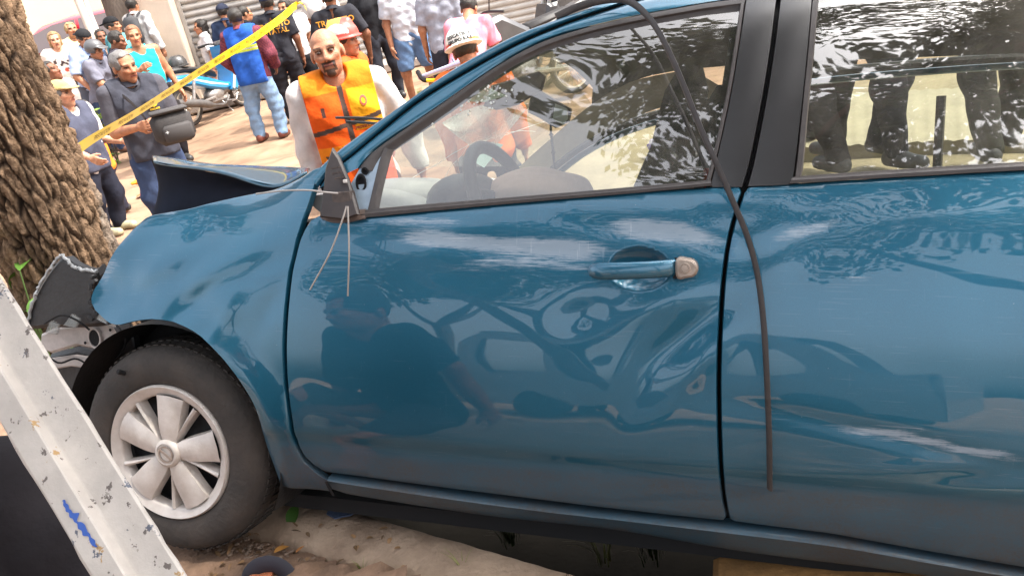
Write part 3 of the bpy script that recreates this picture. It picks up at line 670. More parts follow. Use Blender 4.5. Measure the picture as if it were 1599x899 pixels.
for i in range(130):
    a, b = rng.uniform(300, 640), rng.uniform(800, 925); p = onz(a, b, .262); q_ = leafmesh(1, rng.uniform(.003, .008), rng.uniform(.012, .035), .5); m3 = Matrix.Rotation(rng.uniform(0, 6.28), 3, 'Z') @ Matrix.Rotation(rng.uniform(-.3, .5), 3, 'X')
    if -.0 < (p[:2]-k0[:2]) @ kn < kw and rng.random() > .3: continue
    lit.add([m3 @ Vector(v)+Vector((p[0], p[1], p[2]+(.016 if (p[:2]-k0[:2]) @ kn < kw else -.005))) for v in q_.v], q_.f)
nl = len(lit.v); tag(npmesh('leaf_litter', np.array(lit.v), np.array(lit.f), M_LEAF, None, np.repeat(np.array((.20, .115, .055))*rng.uniform(.4, 1.6, (nl//21, 1)), 21, 0)), kind='stuff')
def tuft(name, u, v, z, n, h, label, col=(.10, .14, .03), spread=.04, cat='weed', group=None):
    base = onz(u, v, z); mb = MB()
    for i in range(n):
        a = rng.uniform(0, 6.28); l = h*rng.uniform(.5, 1); r = spread*rng.uniform(0, 1); b0 = Vector((math.cos(a)*r*.4, math.sin(a)*r*.4, 0)); w = h*.007+.001
        G = []
        for t in np.linspace(0, 1, 6): c = b0+Vector((math.cos(a)*l*.5*t*t, math.sin(a)*l*.5*t*t, l*t*(1-.25*t))); s = Vector((-math.sin(a), math.cos(a), 0))*w*(1-t*.9); G.append([c-s, c+s])
        mb.grid(G)
    V_ = np.array(mb.v); c_ = np.tile(np.array(col), (len(V_), 1))*rng.uniform(.7, 1.3, (len(V_), 1)); o = npmesh(name, V_, np.array(mb.f), M_LEAF, None, c_); o.location = base; return tag(o, label, cat, group)
tuft('weed', 568, 893, .25, 7, .06, 'small bright green weed at the front foot of the kerb', (.16, .22, .04), .015)
tuft('weed', 725, 893, .25, 6, .10, 'yellow green stalks rising before the kerb near the bottom edge', (.20, .22, .05), .03)
tuft('grass_tuft', 945, 880, .02, 14, .28, 'pale grass blades standing in the dark ditch under the sill', (.16, .17, .07), .06)
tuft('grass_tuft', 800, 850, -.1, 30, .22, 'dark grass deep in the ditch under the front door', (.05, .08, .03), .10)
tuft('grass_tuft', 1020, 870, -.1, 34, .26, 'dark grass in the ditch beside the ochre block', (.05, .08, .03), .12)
# ---- big tree
tb = onz(120, 470, .25); TX, TY = at(103, 430, 3.22)[:2]; TR = .180
tree = empty('tree', (TX, TY, .24), 0, 'big tree with deeply furrowed brown bark that the car has hit', 'tree')
nu, nv = 300, 460; th = np.linspace(0, 2*math.pi, nu, endpoint=False); zz = np.linspace(-.1, 4.4, nv)
TH, ZZ = np.meshgrid(th, zz, indexing='ij')
PB = np.stack([np.cos(TH)*.72, np.sin(TH)*.72, ZZ*.62], -1)
wq = PB+.10*np.stack([wav(PB, 6, 1), wav(PB, 6, 2), wav(PB*1.0, 6, 3)], -1)
def ridged(P, sc, sd): return 1-np.abs(wav(P, sc, sd, 10))*1.25
h1 = np.clip(ridged(wq, 15, 4), -1, 1); h2 = np.clip(ridged(wq*[1, 1, 1.8], 28, 9), -1, 1); h3 = wav(np.stack([PB[..., 0], PB[..., 1], ZZ], -1), 60, 12)

def plates(a, b, w, h, seed, per):
    r = np.random.default_rng(seed); nx = int(per/w); w = per/nx; X = a/w; Y = b/h; ix = np.floor(X).astype(int); iy = np.floor(Y).astype(int); J = r.uniform(.1, .9, (nx, 400, 2)); H = r.uniform(0, 1, (nx, 400)); f1 = np.full(a.shape, 9.); f2 = f1.copy(); hh = np.zeros(a.shape)
    for dx in (-1, 0, 1):
        for dy in (-1, 0, 1):
            jx = (ix+dx) % nx; jy = np.clip(iy+dy+20, 0, 399); d = np.hypot(ix+dx+J[jx, jy, 0]-X, iy+dy+J[jx, jy, 1]-Y); c = d < f1; f2 = np.where(c, f1, np.minimum(f2, d)); hh = np.where(c, H[jx, jy], hh); f1 = np.minimum(f1, d)
    return f2-f1, hh
per_ = 2*math.pi*TR; wz = wav(PB, 9, 21)*.02; wx2 = wav(PB, 7, 23)*.016+wav(PB, 24, 25)*.004
e1_, hh1 = plates(TH*TR+wx2+.12*ZZ, ZZ+wz, .027, .15, 5, per_); e2_, hh2 = plates(TH*TR+wx2-.06*ZZ, ZZ+wz, .014, .10, 6, per_)
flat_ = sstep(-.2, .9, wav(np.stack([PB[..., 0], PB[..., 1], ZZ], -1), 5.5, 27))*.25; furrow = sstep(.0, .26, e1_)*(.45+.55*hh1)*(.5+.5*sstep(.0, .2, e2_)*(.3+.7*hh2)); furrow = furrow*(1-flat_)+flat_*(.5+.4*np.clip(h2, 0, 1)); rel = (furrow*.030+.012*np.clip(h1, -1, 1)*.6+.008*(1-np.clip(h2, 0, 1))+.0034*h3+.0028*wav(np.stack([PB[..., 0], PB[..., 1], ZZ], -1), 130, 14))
rad = TR*(1.0+.30*np.exp(-(ZZ+.1)/.28)+.05*np.sin(TH*5+1)*np.exp(-(ZZ+.1)/.5))*(1-.012*ZZ)
lx = .02*np.sin(ZZ*1.2)
Rr = rad+rel; V_ = np.stack([np.cos(TH)*Rr+lx, np.sin(TH)*Rr, ZZ], -1).reshape(-1, 3)
ii = np.arange(nu*nv).reshape(nu, nv); q = np.stack([ii[:, :-1], np.roll(ii, -1, 0)[:, :-1], np.roll(ii, -1, 0)[:, 1:], ii[:, 1:]], -1).reshape(-1, 4)
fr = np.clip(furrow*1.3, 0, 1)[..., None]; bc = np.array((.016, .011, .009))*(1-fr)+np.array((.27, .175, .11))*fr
lich = sstep(.5, 1.1, wav(np.stack([PB[..., 0], PB[..., 1], ZZ*.6], -1), 4.2, 17))[..., None]*.55; bc = bc*(1-lich)+np.array((.26, .23, .20))*lich
M_BARK = mat('furrowed_bark', attr='Col', rough=.95, var=.3, vscale=40, bump=.8, bscale=120, spec=.15)
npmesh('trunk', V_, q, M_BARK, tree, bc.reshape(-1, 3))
def foliage(name, blobs, n, ls, parent, col, seed, droop=.5):
    r = np.random.default_rng(seed); C = []; 
    w_ = np.array([b[3]**2.2 for b in blobs]); w_ /= w_.sum()
    for b, k in zip(blobs, r.multinomial(n, w_)):
        d = r.normal(size=(k, 3)); d /= np.linalg.norm(d, axis=1)[:, None]; C.append(np.array(b[:3])+d*(b[3]*r.uniform(.35, 1.05, k)**.6)[:, None]*np.array([1, 1, .7]))
    C = np.concatenate(C); C = C[wav(C, 2.2, seed) > -.55]; k = len(C)
    a = r.uniform(0, 6.28, k); t = np.stack([np.cos(a), np.sin(a), r.uniform(-.9, .3, k)*droop], 1); t /= np.linalg.norm(t, axis=1)[:, None]
    u = np.cross(t, r.normal(size=(k, 3))); u /= np.linalg.norm(u, axis=1)[:, None]; l = ls*r.uniform(.6, 1.3, k)[:, None]
    w = l*.28; V = np.stack([C, C+t*l*.45+u*w, C+t*l, C+t*l*.45-u*w], 1).reshape(-1, 3); F_ = np.arange(k*4).reshape(k, 4)
    c = np.repeat(np.array(col)*r.uniform(.55, 1.35, (k, 1))*np.array([1, 1, 1]), 4, 0); c[:, 0] *= np.repeat(r.uniform(.8, 1.3, k), 4)
    return npmesh(name, V, F_, M_LEAF, parent, c, False)
def limbs(name, L_, parent, m):
    mb = MB()
    for pts, r0, r1 in L_: p = smooth_path(pts, 14); mb.tube(p, np.linspace(r0, r1, 14), 9)
    return mb.build(name, m, parent, True, 60)
M_BARK2 = mat('grey_bark', (.13, .10, .08), .95, var=.35, vscale=14, bump=.9, bscale=40, stretch=(1, 1, .3))
limbs('limb', [([(0, 0, 3.9), (.5, -.4, 4.7), (1.5, -1.2, 5.3)], .17, .05), ([(0, 0, 4.1), (-.5, .2, 5.0), (-1.4, .4, 5.8)], .15, .05), ([(0, 0, 4.2), (.2, .4, 5.2), (.7, .8, 6.2)], .14, .04)], tree, M_BARK2)
foliage('crown', [(1.6, -1.2, 5.4, 1.3), (-1.3, .3, 5.9, 1.3), (.6, .6, 6.4, 1.4), (.2, -.6, 5.9, 1.2)], 6500, .16, tree, (.05, .09, .02), 3)
# plant at the left foot of the tree
pl0 = onz(18, 470, .25); pl0 = at(20, 455, 2.95); plant = empty('broadleaf_plant', (pl0[0], pl0[1], .24), 0, 'bright green broad leaved plant left of the tree foot behind the white post', 'plant')
zt = pl0[2]-.24; mb = MB(); lv = MB(); 
for i in range(22):
    a = rng.uniform(0, 6.28); hgt = rng.uniform(.15, max(zt+.12, .3)); e = np.array([math.cos(a)*.12*rng.uniform(.3, 1.3), math.sin(a)*.1, hgt]); mb.tube(smooth_path([(0, 0, 0), (e[0]*.4, e[1]*.4, hgt*.6), e], 8), .003, 5)
    l1 = leafmesh(1, .035, .12, .5); m3 = Matrix.Rotation(a+rng.uniform(-.5, .5), 3, 'Z') @ Matrix.Rotation(rng.uniform(-.5, .9), 3, 'X'); lv.add([m3 @ Vector(p)+Vector(e) for p in l1.v], l1.f)
mb.build('stem', mat('plant_stem', (.10, .16, .04), .6), plant); npmesh('foliage', np.array(lv.v), np.array(lv.f), M_LEAF, plant, np.tile((.10, .22, .03), (len(lv.v), 1))*rng.uniform(.7, 1.3, (len(lv.v), 1)))
# ---- white angle-iron post in the foreground
def post_mat():
    m = bpy.data.materials.new('chipped_white_paint'); m.use_nodes = True; n = m.node_tree.nodes; l = m.node_tree.links; bs = n['Principled BSDF']; tc = n.new('ShaderNodeTexCoord')
    def nz(sc, st, off):
        mp = n.new('ShaderNodeMapping'); mp.inputs['Scale'].default_value = st; mp.inputs['Location'].default_value = off; l.new(tc.outputs['Object'], mp.inputs[0]); z = n.new('ShaderNodeTexNoise'); z.inputs['Scale'].default_value = sc; z.inputs['Detail'].default_value = 5; z.inputs['Roughness'].default_value = .65; l.new(mp.outputs[0], z.inputs['Vector']); return z.outputs['Fac']
    def th(f, a, b): r = n.new('ShaderNodeMapRange'); r.inputs['From Min'].default_value = a; r.inputs['From Max'].default_value = b; l.new(f, r.inputs['Value']); return r.outputs[0]
    def mix(f, a, b):
        x = n.new('ShaderNodeMix'); x.data_type = 'RGBA'; l.new(f, x.inputs['Factor'])
        for k, q in (('A', a), ('B', b)):
            if isinstance(q, tuple): x.inputs[k].default_value = (*q, 1)
            else: l.new(q, x.inputs[k])
        return x.outputs['Result']
    c = mix(th(nz(9, (1, 1, 1), (0, 0, 0)), .35, .7), (.50, .46, .42), (.36, .33, .30))
    c = mix(th(nz(30, (1, 1, .55), (3, 1, 2)), .63, .65), c, (.09, .10, .13))
    c = mix(th(nz(26, (1, 1, .5), (7, 5, 1)), .66, .68), c, (.35, .22, .09))
    c = mix(th(nz(55, (1, 1, .6), (1, 9, 4)), .62, .64), c, (.12, .10, .09))
    l.new(c, bs.inputs['Base Color']); bs.inputs['Roughness'].default_value = .55
    bp = n.new('ShaderNodeBump'); bp.inputs['Strength'].default_value = .35; bp.inputs['Distance'].default_value = .004; l.new(nz(40, (1, 1, 1), (0, 0, 0)), bp.inputs['Height']); l.new(bp.outputs[0], bs.inputs['Normal']); return m
DP = 1.02
pa, pb2 = at(-40, 371, DP+.10), at(352, 998, DP-.05)   # right edge
qa, qb = at(-135, 410, DP+.10), at(280, 1010, DP-.05)      # left edge
ax_ = (pb2-pa); ax_ /= np.linalg.norm(ax_); view = ray(140, 700); view /= np.linalg.norm(view)
wv = (qa-pa)-ax_*((qa-pa) @ ax_); w_ = np.linalg.norm(wv); wv /= w_; nv_ = np.cross(ax_, wv); nv_ *= np.sign(-(nv_ @ view)); 
tt = np.linspace(-1.2, 0.95, 90)
prof = [(0, -.004), (0, .0), (.0025, .003), (.02, .0035), (w_*.50, .0035), (w_*.53, .005), (w_*.56, .012), (w_*.575, .018), (w_*.60, .020), (w_-.004, .020), (w_, .017), (w_, -.004)]
G = []
base_p = pa+ax_*0
for t in tt:
    row = []
    for a, b in prof:
        e = .0012*noise.noise(Vector((t*14, a*60, b*40)))+(.0015*noise.noise(Vector((t*40, a*20, 5))) if a in (0, w_) else 0)
        row.append(base_p+ax_*t+wv*(a+e*(a in (0, w_)))+nv_*(b+e))
    G.append(row)
mb = MB(); mb.grid(G, close=True); post = mb.build('metal_post', post_mat(), None, True, 30); tag(post, 'slanting white painted steel post with chipped paint in front of the wheel', 'post')
mbp = MB()
for (t0, t1, a0, a1) in ((.395, .47, .78, .70),):
    G = []
    for t in np.linspace(t0, t1, 48):
        a = (a0+(a1-a0)*(t-t0)/(t1-t0))*w_; a += .004*noise.noise(Vector((t*160, 3, 0))); hw = .0042*math.sin(math.pi*min(.06+.9*(t-t0)/(t1-t0), 1))**.5*max(.3, .8+.9*noise.noise(Vector((t*120, 0, 0)))); G.append([base_p+ax_*t+wv*(a-hw)+nv_*.0222, base_p+ax_*t+wv*(a+hw)+nv_*.0222])
    mbp.grid(G)
mbp.build('blue_paint_streak', mat('blue_paint', (.03, .09, .36), .5), post)
# ---- far side: walls, shutter, pale house, trees
WYp = at(300, 104, 13.4); WY = WYp[1]; gW = float(gz(WYp[0], WY))
pl_ = at(262, 40, 13.4); 
def wx(u, v, Y):                     # point on the plane y = Y
    d = ray(u, v); t = Y/d[1]; return CAM+d*t
x_edge = wx(281, 52, WY)[0]; x_left = wx(212, 20, WY)[0]
wl = empty('shop_wall', (x_edge, WY, gW), 0, 'cream plastered wall pier with worn stains beside the roller shutter', 'wall')
mb = MB(); mb.box(((x_left-x_edge)/2, .25, 1.9), (abs(x_edge-x_left), .5, 4.4), bev=.02); mb.build('pier', M_WALL, wl, True, 40)
mb = MB(); mb.box((3.6, .32, 3.9), (7.2, .3, 1.0)); mb.box((7.8, .25, 1.9), (1.2, .5, 4.4), bev=.02); mb.build('shop_front', M_WALL, wl, False)
mb = MB(); mb.box((3.4, -.25, .06), (9.0, .9, .14), bev=.02); mb.build('step', mat('grey_step', (.36, .31, .27), .9, var=.25, vscale=4, bump=.4, bscale=30), wl, True, 40)
rs = empty('roller_shutter', (x_edge+3.6, WY+.33, gW), 0, 'closed grey steel roller shutter with horizontal slats behind the crowd', 'shutter')
M_SHUT = mat('galvanised_shutter', (.40, .37, .34), .5, metal=.25, var=.2, vscale=3)
sm_ = MB(); G = [[(x, -.012-.028*math.sin(math.pi*min(max(t, 0), 1))**.6*(t > .1), t*.105) for t in (0, .1, .2, .35, .5, .65, .8, .9, 1.)] for x in (-3.58, 3.58)]; sm_.grid(G); s0 = sm_.build('slat', M_SHUT, rs, True, 60); s0.location.z = .12
for i in range(1, 31): o = s0.copy(); COL.objects.link(o); o.parent = rs; o.location.z = .12+i*.107
for x in (-3.56, 3.56): mb = MB(); mb.box((x, -.02, 1.7), (.06, .09, 3.4)); mb.build('guide_rail', M_SHUT, rs, False)
hp_ = at(80, 10, 26); pale = empty('pale_house', (hp_[0], hp_[1], float(gz(hp_[0], hp_[1]))), 0, 'long pale yellow sunlit house wall far behind the red car', 'house')
M_PALE = mat('pale_yellow_wall', (.86, .80, .56), .9, var=.06, vscale=.8)
mb = MB(); mb.box((-4, 1.5, 3.0), (26, 3, 7), bev=.03); mb.build('wall', M_PALE, pale, False)
for i in range(5): mb = MB(); mb.box((-12+i*5.2, -.03, 5.2), (1.4, .1, 1.4), bev=.02); mb.build('window', mat('window_dark', (.05, .06, .07), .15), pale, False)
# thin leaning utility post and far tree
p0, p1 = at(150, 60, 12.2), at(122, -8, 12.2); d_ = p1-p0; d_ /= np.linalg.norm(d_); mb = MB(); b0 = p0-d_*(p0[2]/d_[2]); mb.tube([b0, p0+d_*3.5], .095, 8); mb.tube([b0+d_*.2+np.array([.09, -.06, 0]), p0+d_*3.4+np.array([.09, -.06, 0])], .03, 6); tag(mb.build('concrete_post', mat('pale_concrete', (.55, .48, .42), .9, var=.15, vscale=3), None, True, 50), 'pale grey leaning concrete post in front of the red car', 'post')
bt = at(184, 20, 13.0); g_ = float(gz(bt[0], bt[1])); t2 = empty('tree', (bt[0], bt[1], g_), 0, 'slim grey street tree behind the crowd near the cream wall', 'tree')
bm_ = MB(); bm_.tube(smooth_path([(.03, 0, -.1), (.0, 0, 1.2), (-.05, .1, 2.4), (-.1, 0, 3.6)], 16), np.linspace(.22, .14, 16), 14); bm_.build('trunk', M_BARK2, t2)
limbs('limb', [([(-.1, 0, 3.5), (.6, .1, 4.4), (1.2, -.1, 5.2)], .12, .04), ([(-.1, 0, 3.5), (-.8, .2, 4.6), (-1.4, .1, 5.4)], .12, .04)], t2, M_BARK2)
foliage('crown', [(1.1, 0, 5.4, 1.3), (-1.2, .2, 5.6, 1.4), (0, .3, 6.3, 1.3)], 3000, .2, t2, (.05, .09, .02), 9)
# green patches of the verge opposite
def shrub(name, u, v, D, r, n, label, col=(.13, .19, .03)):
    p = at(u, v, D); g_ = float(gz(p[0], p[1])); o = empty(name, (p[0], p[1], g_), 0, label, 'plant'); mb = MB()
    for i in range(8): a = i*.8; mb.tube([(0, 0, 0), (math.cos(a)*r*.7, math.sin(a)*r*.7, max(p[2]-g_, .1)*1.2)], .006, 4)
    mb.build('stem', M_BARK2, o); foliage('foliage', [(0, 0, max(p[2]-g_, r*.6), r), (r*.6, .1, max(p[2]-g_, .1)*.6, r*.7), (-r*.5, 0, r*.5, r*.7)], n, .09, o, col, int(u)); return o
shrub('low_shrub', 140, 165, 12, .45, 700, 'sunlit yellow green shrub behind the man in the grey helmet')
shrub('low_shrub', 158, 185, 10.4, .22, 260, 'small yellow green clump on the ground by the helmet man legs')
tuft('grass_tuft', 655, 148, .1, 40, .16, 'green grass patch beside the grey polo man feet', (.12, .16, .04), .35)
# ---- the trees, wall and van across the road behind the photographer (seen mirrored in paint and glass)
for i, (x, y, h, sd_) in enumerate(((-3.6, -4.4, 6.2, 21), (1.3, -5.6, 7.2, 22), (5.4, -.9, 6.8, 23), (-8.5, -8, 8, 24), (9, -8, 8, 25))):
    t3 = empty('tree', (x, y, 0), 0, ['leafy tree over the road left behind the viewer', 'broad leafy tree behind the viewer, tallest crown over the car', 'leafy tree to the right behind the viewer', 'far tree across the road on the left', 'far tree across the road on the right'][i], 'tree')
    b_ = MB(); b_.tube(smooth_path([(0, 0, -.1), (.1, .1, h*.25), (-.1, .2, h*.5)], 10), np.linspace(.24, .15, 10), 12); b_.build('trunk', M_BARK2, t3)
    limbs('limb', [([(-.1, .2, h*.48), (.9, .9, h*.62), (1.9, 1.6, h*.7)], .11, .03), ([(-.1, .2, h*.48), (-1., .5, h*.65), (-2., 1., h*.8)], .11, .03), ([(-.1, .2, h*.48), (.1, -.6, h*.7), (.3, -.9, h*.9)], .1, .03)]+([([(-.1, .2, 3.0), (-2, 1, 4.7), (-4.6, 1.5, 5.4)], .10, .03), ([(-2, 1, 4.7), (-2.9, -.2, 5.0), (-4.3, -.9, 5.1)], .05, .015)]+[([(-2.2-.5*k, 1.05+.1*k, 4.75), (-2.6-.6*k, .6+.9*(k % 2), 5.0), (-3.2-.5*k, .1+1.9*(k % 2), 4.7+.2*k)], .02, .005) for k in range(5)] if i == 2 else []), t3, M_BARK2)
    foliage('crown', [(-4.2, 1.7, 5.6, 1.3), (-3.2, 2.1, 5.9, 1.4), (-3.8, .5, 5.2, 1.3), (-5.1, 1.3, 5.5, 1.0), (-2.5, .9, 6.0, 1.4), (-1.6, 2.3, 6.1, 1.4), (-4.4, -.6, 5.0, 1.2), (-.2, .2, 6.3, 1.5)] if i == 2 else [(1.7, 1.5, h*.74, 1.7), (-1.8, .9, h*.82, 1.7), (0, .3, h*.95, 1.8), (.2, 1.9, h*.72, 1.3)], (7000, 7000, 52000, 4000, 4000)[i], (.17, .17, .095, .24, .24)[i], t3, (.04, .075, .02), sd_)

# parked delivery van across the road behind the viewer: its windows show as bright shapes in the car door
vn = empty('delivery_van', (-2.3, -4.4, 0), R(4), 'pale grey van parked across the road behind the viewer', 'van')
M_VAN = mat('van_paint', (.38, .43, .48), .35, coat=.5, var=.08)
def frame_panel(name, outer, holes, y, th):
    A = [Vector(p) for p in outer]; fs = [list(range(len(outer)))]; E_ = []
    ed = []; pts = [Vector(p) for p in outer]; ed += [(i, (i+1) % len(outer)) for i in range(len(outer))]
    for h_ in holes: k = len(pts); pts += [Vector(p) for p in h_]; ed += [(k+i, k+(i+1) % len(h_)) for i in range(len(h_))]
    r = geometry.delaunay_2d_cdt(pts, ed, [], 0, 1e-6); P2 = np.array([tuple(p) for p in r[0]]); F2 = []
    for f in r[2]:
        c = P2[list(f)].mean(0)[None]
        if inpoly_(c, outer) and not any(inpoly_(c, h_) for h_ in holes): F2.append(tuple(f))
    mb = MB(); mb.add([(a, y-th/2, b) for a, b in P2], F2); mb.add([(a, y+th/2, b) for a, b in P2], [f[::-1] for f in F2]); return mb.build(name, M_VAN, vn, False)
def inpoly_(P, poly):
    x, y = P[0]; c = False; n = len(poly)
    for i in range(n):
        (x1, y1), (x2, y2) = poly[i], poly[(i+1) % n]
        if (y1 > y) != (y2 > y) and x < (x2-x1)*(y-y1)/(y2-y1)+x1: c = not c
    return c
prof_v = [(-2.3, .35), (-2.3, 1.95), (-2.1, 2.12), (.9, 2.12), (1.2, 1.98), (1.75, 1.25), (2.3, 1.1), (2.35, .35)]
hl_ = [[(-2.1, 1.15), (-2.1, 1.9), (-1.0, 1.9), (-1.0, 1.15)], [(-.85, 1.15), (-.85, 1.9), (.15, 1.9), (.15, 1.15)], [(.35, 1.15), (.35, 1.9), (.95, 1.9), (1.5, 1.22), (1.5, 1.15)]]
for y in (.85, -.85): frame_panel('side_panel', prof_v, hl_, y, .05)
mb = MB(); mb.box((-.6, 0, 2.13), (3.1, 1.75, .05)); mb.box((-2.32, 0, .8), (.05, 1.7, .9)); mb.box((2.33, 0, .72), (.06, 1.7, .75)); mb.box((0, 0, .4), (4.5, 1.6, .1)); mb.box((2.0, 0, 1.16), (.7, 1.7, .05), 0, 0, R(12)); mb.build('shell', M_VAN, vn, False)
for x in (-1.4, 1.5):
    for y in (-.86, .86): mb = MB(); mb.lathe([(.0001, -.1), (.2, -.1), (.3, -.09), (.33, 0), (.3, .09), (.2, .1), (.0001, .1)], (x, y, .33), 'Y', 24); mb.build('wheel', mat('van_tyre', (.03, .03, .03), .8), vn)
# ------------------------------------------------------------------ the crashed car
def paint_material():
    m = bpy.data.materials.new('blue_car_paint'); m.use_nodes = True; n = m.node_tree.nodes; l = m.node_tree.links; bs = n['Principled BSDF']
    tc = n.new('ShaderNodeTexCoord')
    def noise_(scale, detail, st=None, rough=.6):
        src = tc.outputs['Object']
        if st: mp = n.new('ShaderNodeMapping'); mp.inputs['Scale'].default_value = st; l.new(src, mp.inputs[0]); src = mp.outputs[0]
        z = n.new('ShaderNodeTexNoise'); z.inputs['Scale'].default_value = scale; z.inputs['Detail'].default_value = detail; z.inputs['Roughness'].default_value = rough; l.new(src, z.inputs['Vector']); return z.outputs['Fac']
    def math_(op, a, b=None, c=None):
        x = n.new('ShaderNodeMath'); x.operation = op
        for i, q in enumerate((a, b, c)):
            if q is None: continue
            if isinstance(q, (int, float)): x.inputs[i].default_value = q
            else: l.new(q, x.inputs[i])
        return x.outputs[0]
    def ramp(f, a, b):
        r = n.new('ShaderNodeMapRange'); r.inputs['From Min'].default_value = a; r.inputs['From Max'].default_value = b; l.new(f, r.inputs['Value']); return r.outputs[0]
    def mix(f, a, b):
        x = n.new('ShaderNodeMix'); x.data_type = 'RGBA'; l.new(f, x.inputs['Factor'])
        for k, q in (('A', a), ('B', b)):
            if isinstance(q, tuple): x.inputs[k].default_value = (*q, 1)
            else: l.new(q, x.inputs[k])
        return x.outputs['Result']
    def at_(k): a = n.new('ShaderNodeAttribute'); a.attribute_name = k; return a.outputs['Fac']
    flake = noise_(900, 2); big = noise_(2.3, 3)
    base = mix(ramp(flake, .3, .7), (.007, .102, .180), (.017, .142, .230))
    wear, dust_tone = at_('wear'), at_('dust_tone')
    st = noise_(22, 6, (1, 1, 14), .75); sp = noise_(70, 4, (1, 1, 3), .7)
    wf = ramp(math_('ADD', math_('MULTIPLY', wear, 1.0), math_('MULTIPLY', math_('SUBTRACT', st, .5), math_('MULTIPLY', wear, 3.2))), .28, .62)
    chips = math_('MULTIPLY', ramp(noise_(130, 3, (1, 1, 2.2)), .735, .76), .7)
    ln = ramp(math_('ADD', noise_(7, 3, (1.3, 1, 46), .5), math_('MULTIPLY', noise_(3.1, 2), .28)), .80, .835)
    ln2 = ramp(math_('ADD', noise_(5, 3, (30, 1, 2.2), .5), math_('MULTIPLY', noise_(4.2, 2), .28)), .835, .865)
    chips = math_('MAXIMUM', chips, math_('MULTIPLY', math_('ADD', ln, math_('MULTIPLY', ln2, .35)), math_('MINIMUM', math_('ADD', math_('MULTIPLY', wear, .9), .10), .6)))
    wf2 = math_('MINIMUM', math_('ADD', math_('MULTIPLY', wf, .7), chips), 1)
    base = mix(wf2, base, (.36, .42, .49))
    df = math_('MULTIPLY', dust_tone, ramp(math_('ADD', math_('MULTIPLY', noise_(5, 8, (1, 1, 2.), .7), .6), math_('MULTIPLY', noise_(160, 4), .4)), .10, .62))
    base = mix(math_('MULTIPLY', df, .9), base, (.050, .050, .052))
    l.new(base, bs.inputs['Base Color'])
    l.new(math_('MULTIPLY', math_('SUBTRACT', 1, math_('MAXIMUM', wf2, df)), .62), bs.inputs['Metallic'])
    l.new(math_('MULTIPLY_ADD', math_('MAXIMUM', wf2, df), .28, .36), bs.inputs['Roughness'])
    l.new(math_('MULTIPLY_ADD', math_('MAXIMUM', math_('MULTIPLY', wf2, .6), math_('MULTIPLY', df, .85)), -.95, 1.0), bs.inputs['Coat Weight'])
    bs.inputs['Coat Roughness'].default_value = .018; bs.inputs['Coat IOR'].default_value = 1.62
    return m
M_PAINT = paint_material()
M_RUB = mat('black_rubber', (.022, .021, .021), .55, var=.25, vscale=30)
M_TRIM = mat('black_gloss_trim', (.02, .019, .02), .3, coat=.25, coat_rough=.25, var=.2, vscale=8)
M_SEAL = mat('dark_grey_seal', (.05, .042, .04), .5, var=.2, vscale=40)
M_PLAST = mat('black_plastic', (.018, .018, .019), .5, bump=.2, bscale=90, var=.3, vscale=20)
M_BROWN = mat('mirror_base_plastic', (.032, .023, .021), .45, var=.25, vscale=25)
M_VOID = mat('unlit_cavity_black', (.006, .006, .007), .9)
M_SILV = mat('hubcap_silver', (.70, .65, .61), .45, metal=.15, vscale=16, bump=.1, bscale=150, col2=(.54, .48, .43), detail=9)
M_TYRE = mat('tyre_rubber', (.034, .031, .029), .85, col2=(.066, .054, .046), vscale=9, detail=9, bump=.4, bscale=70)
M_BEIGE = mat('beige_trim', (.52, .45, .34), .75, var=.1, vscale=12)
M_LINER = mat('headliner_grey', (.09, .085, .078), .9, var=.1)
M_DASH = mat('dashboard_grey', (.50, .48, .46), .7, var=.12, vscale=9)
M_SEATF = mat('seat_fabric', (.022, .022, .024), .9, bump=.3, bscale=120)
M_BAG = mat('airbag_cloth', (.95, .62, .50), .8, var=.12, vscale=10, bump=.25, bscale=40)
M_METAL = mat('bare_metal', (.5, .48, .45), .35, metal=.9, var=.2, vscale=30)
M_KEY = mat('beige_lock_metal', (.38, .31, .26), .4, metal=.4, var=.25, vscale=60)
M_BRACK = mat('pale_plastic_bracket', (.48, .43, .40), .55, var=.25, vscale=16)
M_WIRE = mat('steel_wire', (.42, .38, .35), .45, metal=.6)
M_GLASS = glass_mat('window_glass', (.58, .61, .55), .16, 1., .018, .08)
M_SHIELD = glass_mat('windscreen_glass', (.90, .94, .90), .03)
def shatter_mat():
    m = bpy.data.materials.new('shattered_glass'); m.use_nodes = True; n = m.node_tree.nodes; l = m.node_tree.links; bs = n['Principled BSDF']
    vo = n.new('ShaderNodeTexVoronoi'); vo.feature = 'DISTANCE_TO_EDGE'; vo.inputs['Scale'].default_value = 42; tc = n.new('ShaderNodeTexCoord'); l.new(tc.outputs['Object'], vo.inputs['Vector'])
    r = n.new('ShaderNodeMapRange'); r.inputs['From Min'].default_value = .01; r.inputs['From Max'].default_value = .05; r.inputs['To Min'].default_value = .85; r.inputs['To Max'].default_value = .5; l.new(vo.outputs['Distance'], r.inputs['Value'])
    l.new(r.outputs[0], bs.inputs['Alpha']); bs.inputs['Base Color'].default_value = (.72, .80, .70, 1); bs.inputs['Roughness'].default_value = .3; return m
M_SHAT = shatter_mat()

